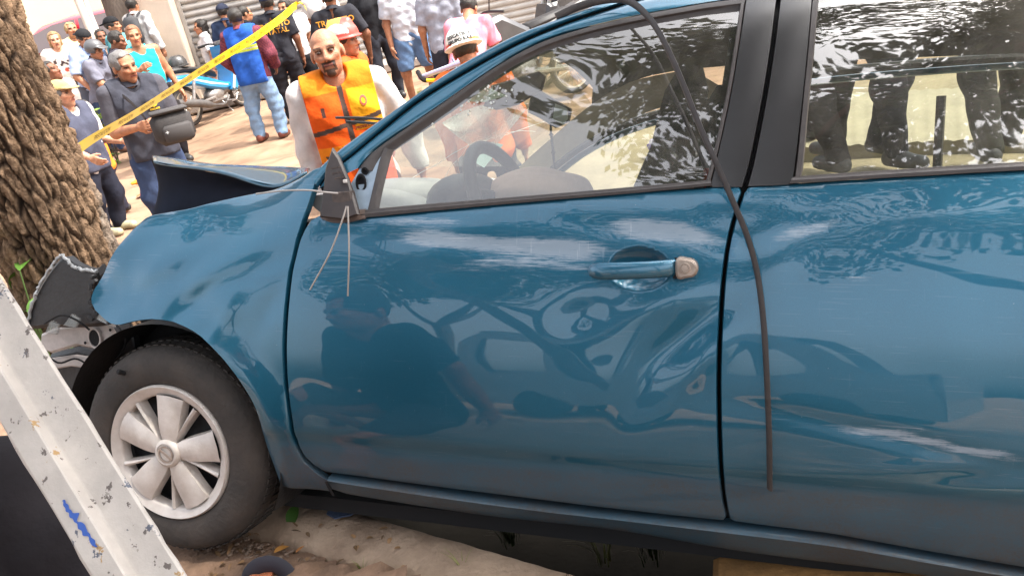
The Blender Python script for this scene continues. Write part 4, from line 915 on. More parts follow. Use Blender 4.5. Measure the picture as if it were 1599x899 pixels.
def _surf_tab():
    k = np.array([(.0, -.2), (.10, -.125), (.17, -.088), (.22, -.064), (.27, -.044), (.30, -.036), (.34, -.028), (.375, -.021), (.405, -.004), (.44, .0), (.5, .003), (.6, .004), (.7, .0), (.78, -.009), (.86, -.024), (.92, -.038), (.97, -.054), (1.01, -.072), (1.05, -.092), (1.2, -.168), (1.35, -.25), (1.42, -.30), (1.47, -.36), (1.52, -.48), (1.6, -.8)])
    z = np.arange(0, 1.6, .002); y = np.interp(z, k[:, 0], k[:, 1])
    def g(y, s):
        x = np.arange(-60, 61)*.002; w = np.exp(-.5*(x/s)**2); w /= w.sum(); return np.convolve(np.pad(y, 60, 'edge'), w, 'valid')
    a = g(y, .022); b = g(y, .007); t = np.exp(-((z-.39)/.035)**2); return z, a*(1-t)+b*t
_sz, _sy = _surf_tab()
def surf(X, Z):
    X = np.asarray(X, float); Z = np.asarray(Z, float)
    y = np.interp(Z, _sz, _sy)
    y = y-.5*np.maximum(X-.08, 0)**2
    bl = sstep(-.5, -.2, X); y = y-bl*1.9*np.maximum(Z-.80, 0)**2*1.2
    r = np.hypot(X, Z-.30); y = y+.016*np.exp(-((r-.375)/.05)**2)*(Z > .0)
    return y
def car_px(P):
    P = np.asarray(P, float); q = (P-CC) @ RC.T; return q[..., 0]/q[..., 2]*FPX+799.5, q[..., 1]/q[..., 2]*FPX+449.5
def un(u, v, off=0.):
    Y = -.05
    for _ in range(14):
        p = cp(u, v, Y); Y = .4*Y+.6*(float(surf(p[0], p[2]))+off)
    return np.array([p[0], Y, p[2]])
# dents: centre px, radii in metres (along X, along Z), depth, turn
DENTS = [(1078, 520, .075, .022, -.016, 40), (1040, 470, .06, .02, .010, 25), (1100, 560, .05, .018, .009, 55), (1010, 590, .09, .03, -.008, 60), (905, 492, .045, .026, -.010, 20), (780, 384, .30, .022, -.010, -4), (1040, 366, .17, .020, -.011, -6), (960, 545, .10, .05, -.006, 20),
         (1120, 350, .05, .03, -.013, -20), (640, 400, .10, .03, .006, 15), (720, 430, .12, .022, -.006, -10), (1190, 350, .07, .03, -.014, 25), (1215, 395, .05, .03, .010, 35), (1290, 345, .12, .02, -.007, 12), (1510, 745, .08, .014, -.008, 8), (1420, 735, .08, .010, .006, 4), (1420, 690, .2, .012, -.007, -10), (1420, 340, .3, .018, .004, -3),
         (400, 420, .12, .02, -.012, 20), (330, 430, .10, .022, .010, 30), (260, 440, .10, .02, -.012, 28), (350, 500, .05, .018, .010, 60), (305, 470, .08, .016, -.010, 40), (420, 480, .06, .02, -.008, 55), (250, 380, .10, .03, -.014, 25), (200, 430, .06, .04, -.016, 60), (420, 360, .14, .02, .006, 18), (380, 345, .1, .012, -.006, 15), (560, 470, .05, .1, -.003, 0), (590, 350, .2, .012, .006, -5)]
_D = []
for u, v, a, b, d, t in DENTS: p = un(u, v); _D.append((p[0], p[2], a, b, d, R(t)))
def dents(X, Z):
    X = np.asarray(X, float); Z = np.asarray(Z, float); o = np.zeros_like(X)
    for x, z, a, b, d, t in _D:
        dx, dz = -(X-x), Z-z; c, s = math.cos(t), math.sin(t); p, q = (dx*c+dz*s)/a, (-dx*s+dz*c)/b
        o += d*np.exp(-.5*(p*p+q*q))
    P = np.stack([X, X*0, Z], -1); o *= .5; o += .0007*wav(P, 9., 1)+.0003*wav(P, 22., 2)
    fw = sstep(-.42, -.1, X); o += fw*(.0026*wav(P, 17., 3)+.0018*wav(P, 30., 4)+.0012*np.abs(wav(P, 44., 8))); o += sstep(.02, .28, X)*(-.022*np.abs(wav(P, 13., 10))+.009*np.abs(wav(P, 31., 11)))
    pu = un(997, 420); e = np.hypot((X-pu[0])/.068, (Z-pu[2])/.047); o += -.026*np.maximum(1-e**2, 0)**.8*(e < 1)
    return o
def seg_d(U, V, pts):
    d = np.full(np.shape(U), 1e9)
    for (a, b), (c, e) in zip(pts[:-1], pts[1:]):
        t = np.clip(((U-a)*(c-a)+(V-b)*(e-b))/((c-a)**2+(e-b)**2), 0, 1); d = np.minimum(d, np.hypot(U-a-t*(c-a), V-b-t*(e-b)))
    return d
WEAR = [([(610, 370), (760, 380), (960, 392)], 17, 1.), ([(935, 352), (1040, 362), (1140, 380)], 17, .95), ([(1075, 388), (1096, 402)], 12, .9), ([(560, 345), (760, 349)], 8, .55), ([(640, 420), (880, 412)], 14, .35), ([(700, 402), (960, 420)], 8, .55), ([(1180, 380), (1260, 360), (1340, 340)], 14, .6), ([(1285, 670), (1400, 678), (1500, 700), (1620, 720)], 9, .8), ([(1400, 662), (1475, 668)], 6, .9), ([(1300, 585), (1330, 580)], 8, .8), ([(1140, 575), (1165, 573)], 6, .6), ([(1040, 655), (1110, 668)], 7, .6), ([(1290, 440), (1380, 434)], 6, .7), ([(150, 470), (165, 425), (200, 380)], 16, .55), ([(232, 339), (295, 329)], 6, .8), ([(1152, 365), (1148, 385)], 10, 1.), ([(1330, 728), (1599, 740)], 5, .35), ([(1180, 640), (1300, 650)], 12, .25)]
CREASE = [(440, 688), (700, 716), (1120, 745), (1360, 765), (1620, 781), (2000, 800)]
def put_attrs(o):
    me = o.data; n = len(me.vertices); V = np.empty(n*3, np.float32); me.vertices.foreach_get('co', V); V = V.reshape(-1, 3).astype(float)
    u, v = car_px(V); w = np.zeros(n)
    for pts, hw, s in WEAR: en = np.minimum(np.hypot(u-pts[0][0], v-pts[0][1]), np.hypot(u-pts[-1][0], v-pts[-1][1])); w = np.maximum(w, (.3+.7*sstep(0, 70, en))*s*np.exp(-(seg_d(u, v, pts)/(hw*(.9+.3*wav(V*[6, 1, 20], 1., 9))))**2))
    cy = np.interp(u, [p[0] for p in CREASE], [p[1] for p in CREASE]); d = .16*sstep(-220, 0, v-cy)+.9*sstep(-6, 14, v-cy)+.1*sstep(40, 110, v-cy)  # below the crease: dust plus the dark ground reflection, painted as tone
    d = np.maximum(d*(u > 440), .85*sstep(640, 760, v)*(u <= 440)); d = np.maximum(d, .08)
    for k, a in (('wear', w), ('dust_tone', d)):
        at2 = me.attributes.new(k, 'FLOAT', 'POINT'); at2.data.foreach_set('value', a.astype(np.float32))
    return o

CAR = bpy.data.objects.new('crashed_car', None); COL.objects.link(CAR); CAR.empty_display_size = .2
CAR.matrix_world = Matrix([list(RWC[i])+[TWC[i]] for i in range(3)]+[[0, 0, 0, 1]])
tag(CAR, 'dented metallic blue saloon car crashed nose first against the tree trunk', 'car')

def inpoly(P, poly):
    x, y = P[:, 0], P[:, 1]; ins = np.zeros(len(P), bool); n = len(poly)
    for i in range(n):
        x1, y1 = poly[i]; x2, y2 = poly[(i+1) % n]; c = ((y1 > y) != (y2 > y)); xx = (x2-x1)*(y-y1)/(y2-y1+1e-12)+x1; ins ^= c & (x < xx)
    return ins
def panel(name, px, m, parent=CAR, h=.013, off=0., rim=.02, extra=None, attrs=True, dn=True, label=None, raw=None, soft=.0035):
    O = np.array([un(a, b)[[0, 2]] for a, b in px]) if raw is None else np.array(raw, float)
    per = np.r_[O, O[:1]]; dl = np.r_[0, np.cumsum(np.linalg.norm(np.diff(per, axis=0), axis=1))]; N = max(12, int(dl[-1]/h))
    t = np.unique(np.r_[np.linspace(0, dl[-1], N, endpoint=False)]); B = np.stack([np.interp(t, dl, per[:, k]) for k in (0, 1)], 1)
    lo, hi = B.min(0), B.max(0); gx, gz_ = np.meshgrid(np.arange(lo[0], hi[0], h), np.arange(lo[1], hi[1], h)); gx = gx+(np.arange(len(gx)) % 2)[:, None]*h*.5
    G = np.stack([gx.ravel(), gz_.ravel()], 1)
    if extra is not None: G = np.concatenate([G, extra])
    G = G[inpoly(G, B)]
    if len(G):
        dm = np.full(len(G), 1e9)
        for i in range(len(B)): dm = np.minimum(dm, np.hypot(*(G-B[i]).T))
        G = G[dm > h*.6]
    A = np.concatenate([B, G]); nb = len(B)
    r = geometry.delaunay_2d_cdt([Vector(p) for p in A], [], [list(range(nb))], 1, 1e-6)
    V2 = np.array([tuple(p) for p in r[0]]); F_ = [tuple(f) for f in r[2]]
    dd = dents(V2[:, 0], V2[:, 1]) if dn else 0
    V3 = np.stack([V2[:, 0], surf(V2[:, 0], V2[:, 1])+dd+off, V2[:, 1]], 1)
    # rolled edge turned inwards
    Bn = np.roll(B, -1, 0)-np.roll(B, 1, 0); nn = np.stack([Bn[:, 1], -Bn[:, 0]], 1); nn /= np.linalg.norm(nn, axis=1)[:, None]+1e-9
    if .5*np.sum(B[:, 0]*np.roll(B[:, 1], -1)-np.roll(B[:, 0], -1)*B[:, 1]) < 0: nn = -nn
    b3 = V3[:nb]; e1 = b3.copy(); e1[:, [0, 2]] += nn*.0022; e1[:, 1] -= soft; e2 = e1.copy(); e2[:, 1] -= rim
    vs = np.concatenate([V3, e1, e2]); n0 = len(V3)
    for i in range(nb):
        j = (i+1) % nb; F_ += [(i, j, n0+j, n0+i), (n0+i, n0+j, n0+nb+j, n0+nb+i)]
    mb = MB(); mb.add(vs, F_); o = mb.build(name, m, parent, angle=50)
    if label: o['label'] = label
    return put_attrs(o) if attrs else o
def strip(name, lo, hi, m, prof, parent=CAR, n=50, attrs=False, smooth=True, dn=False, raw=False):
    a = smooth_path(lo, n); b = smooth_path(hi, n); G = []
    for i in range(n):
        row = []
        for t, off in prof:
            p = un(*(a[i]*(1-t)+b[i]*t)); p[1] += off
            if dn: p[1] += float(dents(p[0], p[2]))
            row.append(p)
        G.append(row)
    if raw: return G
    mb = MB(); mb.grid(G); o = mb.build(name, m, parent, smooth, 60); return put_attrs(o) if attrs else o
FLATP = [(0, -.015), (0, 0), (.5, .001), (1, 0), (1, -.015)]

# dark structure right behind the panel gaps
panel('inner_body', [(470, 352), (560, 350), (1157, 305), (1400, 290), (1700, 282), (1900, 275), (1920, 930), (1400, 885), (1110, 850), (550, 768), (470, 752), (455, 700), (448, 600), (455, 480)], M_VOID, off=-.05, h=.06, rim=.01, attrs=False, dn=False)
hx = un(997, 420); ga = np.array([(hx[0]+a*.005, hx[2]+b*.005) for a in range(-17, 18) for b in range(-12, 13)])
FD = smooth_path([(486, 345), (470, 372), (458, 420), (451, 480), (448, 540), (450, 600), (456, 650), (465, 690), (480, 716), (505, 734)], 24)[:-1].tolist()+[(506, 735), (700, 761), (900, 786), (1050, 803), (1130, 811)]+smooth_path([(1133, 808), (1125, 770), (1120, 700), (1118, 600), (1120, 520), (1125, 440), (1133, 380), (1144, 335), (1156, 300)], 22).tolist()+[(1154, 292), (1000, 302), (800, 319), (640, 334), (575, 341), (540, 346), (510, 345), (500, 338)]
front_door = panel('front_door', FD, M_PAINT, extra=ga)
RD = smooth_path([(1164, 302), (1153, 335), (1142, 380), (1134, 440), (1129, 520), (1127, 600), (1129, 700), (1134, 770), (1142, 812)], 22).tolist()+[(1300, 832), (1450, 859), (1599, 884), (1800, 916), (1900, 930), (1890, 600), (1880, 255), (1599, 268), (1400, 279), (1240, 289), (1170, 294)]
rear_door = panel('rear_door', RD, M_PAINT)
FE = [(500, 262), (490, 290), (478, 330), (462, 372), (450, 420), (443, 480), (440, 540), (442, 600), (448, 650), (457, 692), (472, 720), (498, 742), (512, 750), (514, 766), (470, 762), (440, 758)]+smooth_path([(436, 748), (415, 690), (400, 640), (375, 595), (345, 555), (315, 525), (280, 506), (245, 498), (215, 500), (186, 507)], 24).tolist()+smooth_path([(172, 505), (153, 490), (143, 468), (148, 448), (162, 418), (182, 388), (206, 360), (230, 339)], 14).tolist()+smooth_path([(240, 337), (262, 333), (292, 328), (330, 318), (380, 307), (430, 297), (470, 279), (488, 267)], 16).tolist()
fender = panel('front_fender', FE, M_PAINT)
# sill under the doors
sill = strip('sill', [(513, 742), (700, 769), (900, 795), (1130, 819), (1300, 840), (1450, 867), (1599, 892), (1900, 938)], [(519, 768), (550, 777), (750, 808), (955, 831), (1110, 858), (1200, 872), (1400, 897), (1599, 930), (1900, 980)], M_PAINT,
             [(0, -.04), (.02, -.018), (.10, .004), (.2, .012), (.34, .008), (.6, .002), (.85, -.004), (.97, -.014), (1., -.03), (1., -.10)], attrs=True, n=70)
strip('sill_joint', [(512, 748), (516, 757), (524, 770)], [(516, 747), (520, 756), (528, 770)], M_VOID, [(0, .016), (1, .016)], n=6)
# A-pillar / roof rail, door frame, seals
OUT = [(486, 268), (500, 256), (531, 229), (575, 197), (632, 158), (707, 106), (797, 56), (865, 30), (921, 10), (950, -4), (1010, -24), (1100, -42), (1300, -62), (1600, -72), (1900, -78)]
GRV = [(494, 292), (512, 268), (548, 240), (590, 205), (653, 155), (730, 108), (809, 65), (888, 32), (955, 10), (985, 0), (1040, -14), (1110, -26), (1300, -45), (1600, -56), (1900, -62)]
INN = [(560, 262), (572, 246), (590, 230), (612, 214), (696, 157), (775, 103), (843, 66), (921, 41), (1000, 23), (1060, 12), (1100, 5), (1165, -4), (1300, -18), (1600, -30), (1900, -36)]
strip('roof_rail', OUT, GRV, M_PAINT, [(0, -.09), (0, -.03), (.12, -.008), (.35, .004), (.7, .004), (.9, -.001), (1, -.012)], n=90, attrs=True)
strip('rail_groove', [(a-3, b-4) for a, b in GRV], [(a+3, b+9) for a, b in GRV], M_VOID, [(0, -.022), (1, -.022)], n=60)
strip('door_frame', [(a+1, b+4) for a, b in GRV], INN, M_PAINT, [(0, -.016), (.04, -.002), (.3, .004), (.75, .003), (.96, -.002), (1, -.014)], n=90, parent=CAR, attrs=True)
GT = [(606, 236), (622, 222), (704, 167), (782, 113), (850, 77), (925, 53), (1003, 35), (1062, 24), (1102, 17), (1160, 10)]
strip('window_seal', [(560, 262), (572, 246), (590, 230), (612, 214), (696, 157), (775, 103), (843, 66), (921, 41), (1000, 23), (1060, 12), (1100, 5), (1165, -4)], [(596, 272), (602, 250), (612, 236), (630, 224), (708, 171), (785, 117), (852, 82), (925, 58), (1003, 41), (1062, 30), (1102, 23), (1160, 16)], M_SEAL, [(0, -.006), (.15, .003), (.45, .0), (.6, -.008), (1, -.013)], n=50)
strip('window_seal', [(600, 230), (592, 250), (580, 300), (572, 333)], [(612, 234), (606, 252), (594, 300), (588, 330)], M_SEAL, [(0, -.012), (.1, .002), (.6, .003), (1, -.012)], n=14)
strip('belt_moulding', [(566, 340), (640, 333), (800, 318), (1000, 301), (1112, 290)], [(566, 328), (640, 321), (800, 308), (1000, 291), (1110, 281)], M_SEAL, [(0, -.006), (.05, .006), (.5, .009), (.6, .004), (.95, .004), (1, -.012)], n=30)
strip('belt_moulding', [(1232, 287), (1400, 277), (1599, 266), (1880, 252)], [(1238, 276), (1400, 265), (1599, 253), (1880, 238)], M_SEAL, [(0, -.006), (.05, .006), (.5, .009), (.6, .004), (.95, .004), (1, -.012)], n=30)
# B-pillar trims
strip('pillar_trim', [(1165, -5), (1152, 80), (1138, 160), (1118, 250), (1108, 292)], [(1214, -8), (1203, 80), (1190, 160), (1172, 250), (1160, 292)], M_TRIM, [(0, -.02), (.03, .0), (.5, .004), (.97, .001), (1, -.02)], n=30)
strip('pillar_trim', [(1219, -8), (1208, 80), (1195, 160), (1177, 250), (1166, 291)], [(1270, -14), (1262, 80), (1254, 160), (1244, 250), (1238, 288)], M_TRIM, [(0, -.02), (.03, .0), (.5, .004), (.97, .001), (1, -.02)], n=30)
strip('window_channel', [(1157, -5), (1145, 80), (1131, 160), (1111, 250), (1101, 286)], [(1165, -5), (1153, 80), (1139, 160), (1119, 250), (1109, 288)], M_SEAL, [(0, -.012), (.2, .004), (.8, .004), (1, -.01)], n=24)
strip('window_channel', [(1268, -14), (1260, 80), (1252, 160), (1243, 250), (1238, 284)], [(1280, -14), (1272, 80), (1264, 160), (1256, 250), (1252, 276)], M_SEAL, [(0, -.012), (.2, .004), (.8, .004), (1, -.01)], n=24)
strip('pillar_backing', [(1150, -20), (1098, 312)], [(1285, -24), (1246, 308)], M_VOID, [(0, -.035), (1, -.035)], n=8)
strip('window_seal', [(1240, -22), (1400, -26), (1600, -32), (1880, -38)], [(1240, -8), (1400, -12), (1600, -18), (1880, -24)], M_SEAL, [(0, -.006), (.2, .003), (1, -.012)], n=16)
# side windows
def glass_panel(name, lo, hi, n=40):
    a = smooth_path(lo, n); b = smooth_path(hi, n); G = []
    for i in range(n):
        G.append([un(*(a[i]*(1-t)+b[i]*t), -.012) for t in np.linspace(0, 1, 24)])
    G = np.array(G); P = G.copy(); P[:, :, 1] += .0016*wav(np.stack([G[..., 0], G[..., 0]*0, G[..., 2]], -1), 9., 6); mb = MB(); mb.grid(P); return mb.build(name, M_GLASS, CAR, True, 180)
glass_panel('window_pane', [(588, 334), (640, 330), (800, 315), (1000, 298), (1108, 288)], [(600, 240), (622, 224), (782, 115), (925, 54), (1160, 10)])
glass_panel('window_pane', [(1240, 286), (1400, 276), (1599, 264), (1880, 250)], [(1272, -12), (1400, -14), (1600, -20), (1880, -26)])
# window etching of the maker's safety mark: three short lines
for k, (w, dy) in enumerate(((26, 0), (14, 6), (34, 12), (30, 17))):
    strip('etched_mark', [(1085-w/2, 263+dy*.7), (1085+w/2, 262+dy*.7)], [(1085-w/2, 262+dy*.7), (1085+w/2, 261+dy*.7)], mat('etch_grey', (.12, .115, .10), .6), [(0, -.0095), (1, -.0095)], n=4)
# quarter plate behind the torn-off mirror
strip('mirror_plate', [(516, 342), (545, 338), (576, 333)], [(560, 262), (578, 246), (600, 232)], mat('mirror_plate_paint', (.30, .38, .46), .4, metal=.2, var=.15, vscale=20), [(0, -.006), (.5, -.004), (1, -.008)], n=12)
for (a, b, r, q) in ((570, 253+14, .0065, 1), (564, 286, .010, 1.6)):
    p = un(a, b); mb = MB(); mb.lathe([(r*1.5, -.001), (r*1.4, .002), (r, .002), (r*.9, -.004), (0.0001, -.004)], (0, 0, 0), 'Y', 18); mb.v = [(x+p[0], y+p[1]+.001, z*q+p[2]) for x, y, z in mb.v]; mb.build('bolt_hole', M_VOID, CAR)
# torn mirror base, its ribs and hanging wires
mb = MB(); pb = [(508, 338), (513, 300), (517, 262), (527, 231), (538, 246), (552, 278), (562, 310), (569, 334), (545, 342)]
O2 = [un(a, b)[[0, 2]] for a, b in pb]
sail = MB(); sail.prism([tuple(p) for p in O2], -.014, .0, 'Y', .004); V_ = np.array(sail.v); dv = np.array([surf(x, z) for x, _, z in V_]); V_[:, 1] += dv+.03; sail.v = [tuple(p) for p in V_]
sail = sail.build('mirror_base', M_BROWN, CAR, True, 35)
strip('mirror_gasket', [(503, 343), (520, 349), (545, 348), (573, 342)], [(507, 318), (520, 326), (545, 328), (572, 326)], mat('gasket_brown', (.12, .085, .07), .5, var=.2, vscale=30), [(0, -.004), (.1, .008), (.9, .008), (1, -.004)], n=14)
yo = un(530, 300)[1]+.032
mb = MB(); mb.prism([tuple(cp(a, b, yo)[[0, 2]]) for a, b in ((519, 300), (548, 298), (556, 328), (540, 331), (520, 332))], yo-.02, yo+.006, 'Y', .003)
for a, b in ((524, 262), (526, 270), (530, 278)): p = cp(a, b, yo); mb.box(p, (.022, .01, .004), 0, 0, R(10))
mb.build('mirror_pivot', mat('worn_plastic', (.075, .055, .047), .5, var=.35, vscale=60), sail, True, 35)
p = cp(539, 283, yo+.004); mb = MB(); mb.box(p, (.009, .008, .008), bev=.001); mb.build('white_clip', mat('white_plastic', (.6, .58, .55), .5), sail)
def cpath(L_): return [cp(a, b, y) for a, b, y in L_]
for L_ in ([(541, 322, .05), (534, 345, .06), (515, 395, .075), (484, 452, .08)], [(543, 322, .05), (544, 350, .055), (545, 400, .06), (543, 462, .055)], [(528, 302, .02), (505, 300, .03), (480, 297, .03), (440, 298, .02), (400, 303, .02)]):
    mb = MB(); mb.tube(smooth_path(cpath(L_), 24), .0022, 6); mb.build('torn_wire', M_WIRE, CAR)
# door handle
hb = MB(); G = []
for t in np.linspace(0, 1, 26):
    a, b = 918+t*(1056-918), 421-t*4
    hh = (14.5 if t > .2 else 14.5*math.sqrt(max(1-(1-t/.2)**2, .0)))*1.0+.5
    p0 = un(a, b); lift = .018+.030*math.sin(math.pi*min(max(t, .0), 1)**.8)**.6
    ring = []
    for q in np.linspace(0, 2*math.pi, 16, endpoint=False):
        zz = math.cos(q); yy = math.sin(q); k = .5/ (750)
        ring.append((p0[0], p0[1]+lift-.012+yy*.0115*min(1, hh/10), p0[2]+np.sign(zz)*abs(zz)**.7*hh/760*.97))
    G.append(ring)
hb.grid(G, close=True); hb.f.append(tuple(range(15, -1, -1))); hb.mi.append(0)
handle = put_attrs(hb.build('door_handle', M_PAINT, front_door, True, 50))
kc = un(1073, 416); mb = MB(); O3 = smooth_path([(1058, 402), (1074, 401), (1086, 405), (1091, 416), (1087, 428), (1074, 432), (1058, 432)], 22, True)
mb.prism([tuple(un(a, b)[[0, 2]]) for a, b in O3], kc[1]-.005, kc[1]+.026, 'Y', .005); lk = mb.build('lock_cap', M_KEY, front_door, True, 40)
mb = MB(); mb.lathe([(.012, .020), (.012, .0285), (.0105, .0292), (.0098, .0275), (.0075, .0275), (.0068, .029), (.0001, .029)], (kc[0]+.003, kc[1], kc[2]), 'Y', 28); mb.box((kc[0]+.003, kc[1]+.029, kc[2]), (.006, .001, .0016)); mb.build('lock_cylinder', M_KEY, lk, True, 40)
strip('handle_gasket', [(1052, 434), (1054, 401)], [(1058, 434), (1060, 401)], M_VOID, [(0, .012), (1, .018)], parent=front_door, n=4)
# loose roof moulding hanging over the doors
SPX = [(868, 27, .0), (900, 12, .012), (935, 2, .03), (968, -1, .05), (992, 8, .07), (1018, 34, .09), (1042, 76, .10), (1066, 130, .10), (1092, 196, .09), (1118, 254, .08), (1146, 318, .06), (1168, 372, .045), (1183, 430, .035), (1192, 500, .03), (1197, 580, .028), (1201, 680, .024), (1202, 764, .02)]
pts = []
for a, b, off in SPX: pts.append(un(a, b, off))
pts = smooth_path(pts, 70); mb = MB(); mb.tube(pts, np.linspace(.0095, .0085, 70), 8, True, flat=.45); mb.build('loose_roof_moulding', M_SEAL, CAR, True, 60)
# roof skin and head lining
rn = [un(a, b) for a, b in smooth_path(OUT[6:], 24)]
G, G2 = [], []
for i, p in enumerate(rn):
    row = []
    for t in np.linspace(0, 1, 12):
        far = np.array([p[0]+.01, -1.42, p[2]-.0]); q = p*(1-t)+far*t; q[2] += .05*math.sin(math.pi*t)+.0-.02*(t == 0); q[1] = q[1]; row.append(q)
    row[0] = p+np.array([0, -.085, -.004]); G.append(row); G2.append([q-np.array([0, 0, .055]) for q in row])
mb = MB(); mb.grid(G); put_attrs(mb.build('roof', M_PAINT, CAR)); mb = MB(); mb.grid(G2); mb.build('head_lining', M_LINER, CAR)
# windscreen with its far pillar
def bil(a, b, c, d, n=14, m=14, bulge=0.):
    return [[(a*(1-s)+b*s)*(1-t)+(d*(1-s)+c*s)*t+np.array([bulge*math.sin(math.pi*s)*math.sin(math.pi*t), 0, bulge*.5*math.sin(math.pi*s)*math.sin(math.pi*t)]) for t in np.linspace(0, 1, m)] for s in np.linspace(0, 1, n)]
wa, wb, wc, wd_ = un(515, 262)+np.array([0, -.06, 0]), un(835, 52)+np.array([0, -.07, 0]), cp(924, 163, -1.36), cp(806, 260, -1.42)
mb = MB(); mb.grid(bil(wa, wb, wc, wd_, bulge=.04)); wind = mb.build('windscreen', M_SHIELD, CAR)
cr = MB()
for k in range(6):
    c0 = wa*.45+wb*.1+wc*.15+wd_*.3; an = k*.63; q = c0.copy(); pl = [q]
    for j in range(5): q = q+(wb-wa)*.09*math.cos(an)+(wd_-wa)*.07*math.sin(an)+rng.normal(size=3)*.006; pl.append(q)
    cr.tube(pl, .0008, 4)
cr.build('crack', mat('crack_white', (.75, .78, .75), .4), wind)
strip2 = lambda A_, B_, Ya, Yb, n=24: [[cp(*a, Ya), cp(*((a+b)/2), (Ya+Yb)/2-.01), cp(*b, Yb)] for a, b in zip(smooth_path(A_, n), smooth_path(B_, n))]
mb = MB(); mb.grid(strip2([(790, 280), (850, 225), (924, 163), (985, 128), (1080, 108)], [(838, 280), (890, 236), (955, 199), (1050, 163), (1150, 150)], -1.40, -1.47)); mb.build('far_pillar', M_BEIGE, CAR)
mb = MB(); mb.grid(strip2([(924, 163), (985, 128), (1080, 108), (1300, 95), (1700, 80)], [(930, 60), (1000, 20), (1100, 0), (1300, -20), (1700, -40)], -1.40, -1.15)); mb.build('far_roof_trim', M_LINER, CAR)
ff = MB(); ff.tube([cp(a, b, -1.5) for a, b in smooth_path([(828, 296), (862, 264), (905, 231), (950, 206), (1000, 186), (1060, 170), (1130, 150), (1250, 118), (1500, 95), (1700, 85)], 40)], .016, 8); fdr = ff.build('far_door_frame', M_PLAST, CAR)
ff = MB(); ff.tube([cp(a, b, -1.52) for a, b in smooth_path([(836, 303), (870, 272), (910, 241), (955, 216), (1003, 197), (1060, 181), (1130, 163), (1250, 131), (1500, 108), (1700, 98)], 40)], .013, 8); put_attrs(ff.build('far_door_edge', M_PAINT, CAR))
mb = MB(); mb.tube([cp(1470, 150, -1.5), cp(1462, 290, -1.5)], .016, 6); mb.tube([cp(1135, 150, -1.5), cp(1108, 300, -1.5)], .05, 6); mb.build('far_door_post', M_PLAST, CAR)
mb = MB(); mb.box((-1.3, -1.55, .52), (2.3, .06, .72), bev=.02); mb.build('far_door', M_PLAST, CAR)
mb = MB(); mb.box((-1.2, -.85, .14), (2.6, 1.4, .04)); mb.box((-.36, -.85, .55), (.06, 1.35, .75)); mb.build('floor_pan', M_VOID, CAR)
# cockpit
G = []
for t in np.linspace(0, 1, 16):
    G.append([(-.47-.30*math.sin(q)*(1-.0*t), -.12-1.3*t, .80+.20*math.cos(q)+.02*math.sin(t*9)*.3) for q in np.linspace(-.2, 1.9, 10)])
mb = MB(); mb.grid(G); mb.f.append(tuple(range(10))); mb.mi.append(0); dash = mb.build('dashboard', M_DASH, CAR)
mb = MB(); p = cp(728, 300, -.42); mb.ell((p[0], p[1], p[2]-.02), (.10, .17, .075), 18, 10); mb.build('instrument_hood', M_PLAST, dash)
p = cp(792, 318, -.42); ax = Vector((-.90, .12, .42)).normalized(); Rq = ax.to_track_quat('Z', 'Y').to_matrix()
mb = MB(); n_ = 40; ring = [Vector((math.cos(q)*.172, math.sin(q)*.172, 0)) for q in np.linspace(0, 2*math.pi, n_+1)]
mb.tube([Rq @ q+Vector(p) for q in ring], .0185, 10, False)
for q in (0.2, 2.9, 4.7): mb.tube([Vector(p), Rq @ Vector((math.cos(q)*.17, math.sin(q)*.17, 0))+Vector(p)], [.03, .016], 8)
sw = mb.build('steering_wheel', M_PLAST, CAR)
def blob(name, c, r, m, parent, am, sc, seed, nn=(40, 24)):
    mb = MB(); mb.ell((0, 0, 0), (1, 1, 1), *nn); V_ = np.array(mb.v); V_ = V_*(1+am*wav(V_*sc, 1., seed))[:, None]*np.array(r)+np.array(c); mb.v = [tuple(q) for q in V_]; return mb.build(name, m, parent, True, 180)
pb_ = cp(838, 302, -.46); blob('airbag', pb_, (.15, .14, .075), M_BAG, CAR, .12, 3.2, 5)
pb_ = cp(650, 312, -.6); blob('pale_dash_lump', pb_, (.17, .2, .07), M_DASH, dash, .1, 2.6, 8)  # pale rounded lump at the near front of the dash
# visor, mirror, rosary, hanging windscreen film
def plate(name, px4, Y, th, m, bev=.004, parent=CAR):
    mb = MB(); mb.prism([tuple(cp(a, b, Y)[[0, 2]]) for a, b in px4], Y-th/2, Y+th/2, 'Y', bev); return mb.build(name, m, parent, True, 35)
plate('sun_visor', [(756, 166), (768, 134), (842, 112), (852, 120), (846, 142), (808, 164), (775, 172)], -.55, .02, mat('visor_brown', (.10, .07, .063), .8))
vm = plate('mirror_housing', [(826, 176), (830, 146), (842, 140), (870, 158), (892, 170), (889, 190), (868, 200), (846, 186)], -.78, .03, M_PLAST)
plate('mirror_glass', [(863, 186), (867, 162), (886, 170), (887, 186), (880, 195)], -.760, .004, mat('mirror_face', (.62, .68, .60), .1, metal=.3), .001, vm)
mb = MB(); L_ = smooth_path([cp(862, 168, -.74), cp(860, 200, -.74), cp(863, 230, -.73), cp(866, 258, -.74), cp(871, 282, -.75)], 34)
for i, q in enumerate(L_): mb.ell(q, (.0042+.003*(i in (12, 20)),)*2+(.005,), 8, 6)
mb.tube(L_, .0015, 5); q = L_[-1]; mb.box(q+np.array([0, 0, -.012]), (.006, .004, .03)); mb.box(q+np.array([0, 0, -.006]), (.018, .004, .006)); mb.build('hanging_rosary', M_VOID, CAR)
G = []
Apx = smooth_path([(690, 192), (722, 174), (760, 163), (800, 160), (822, 168)], 16); Bpx = smooth_path([(694, 196), (718, 216), (757, 240), (784, 216), (818, 176)], 16)
for a, b in zip(Apx, Bpx): G.append([cp(*(a*(1-t)+b*t), -.72+.03*math.sin(5*t+a[0]*.05)) for t in np.linspace(0, 1, 12)])
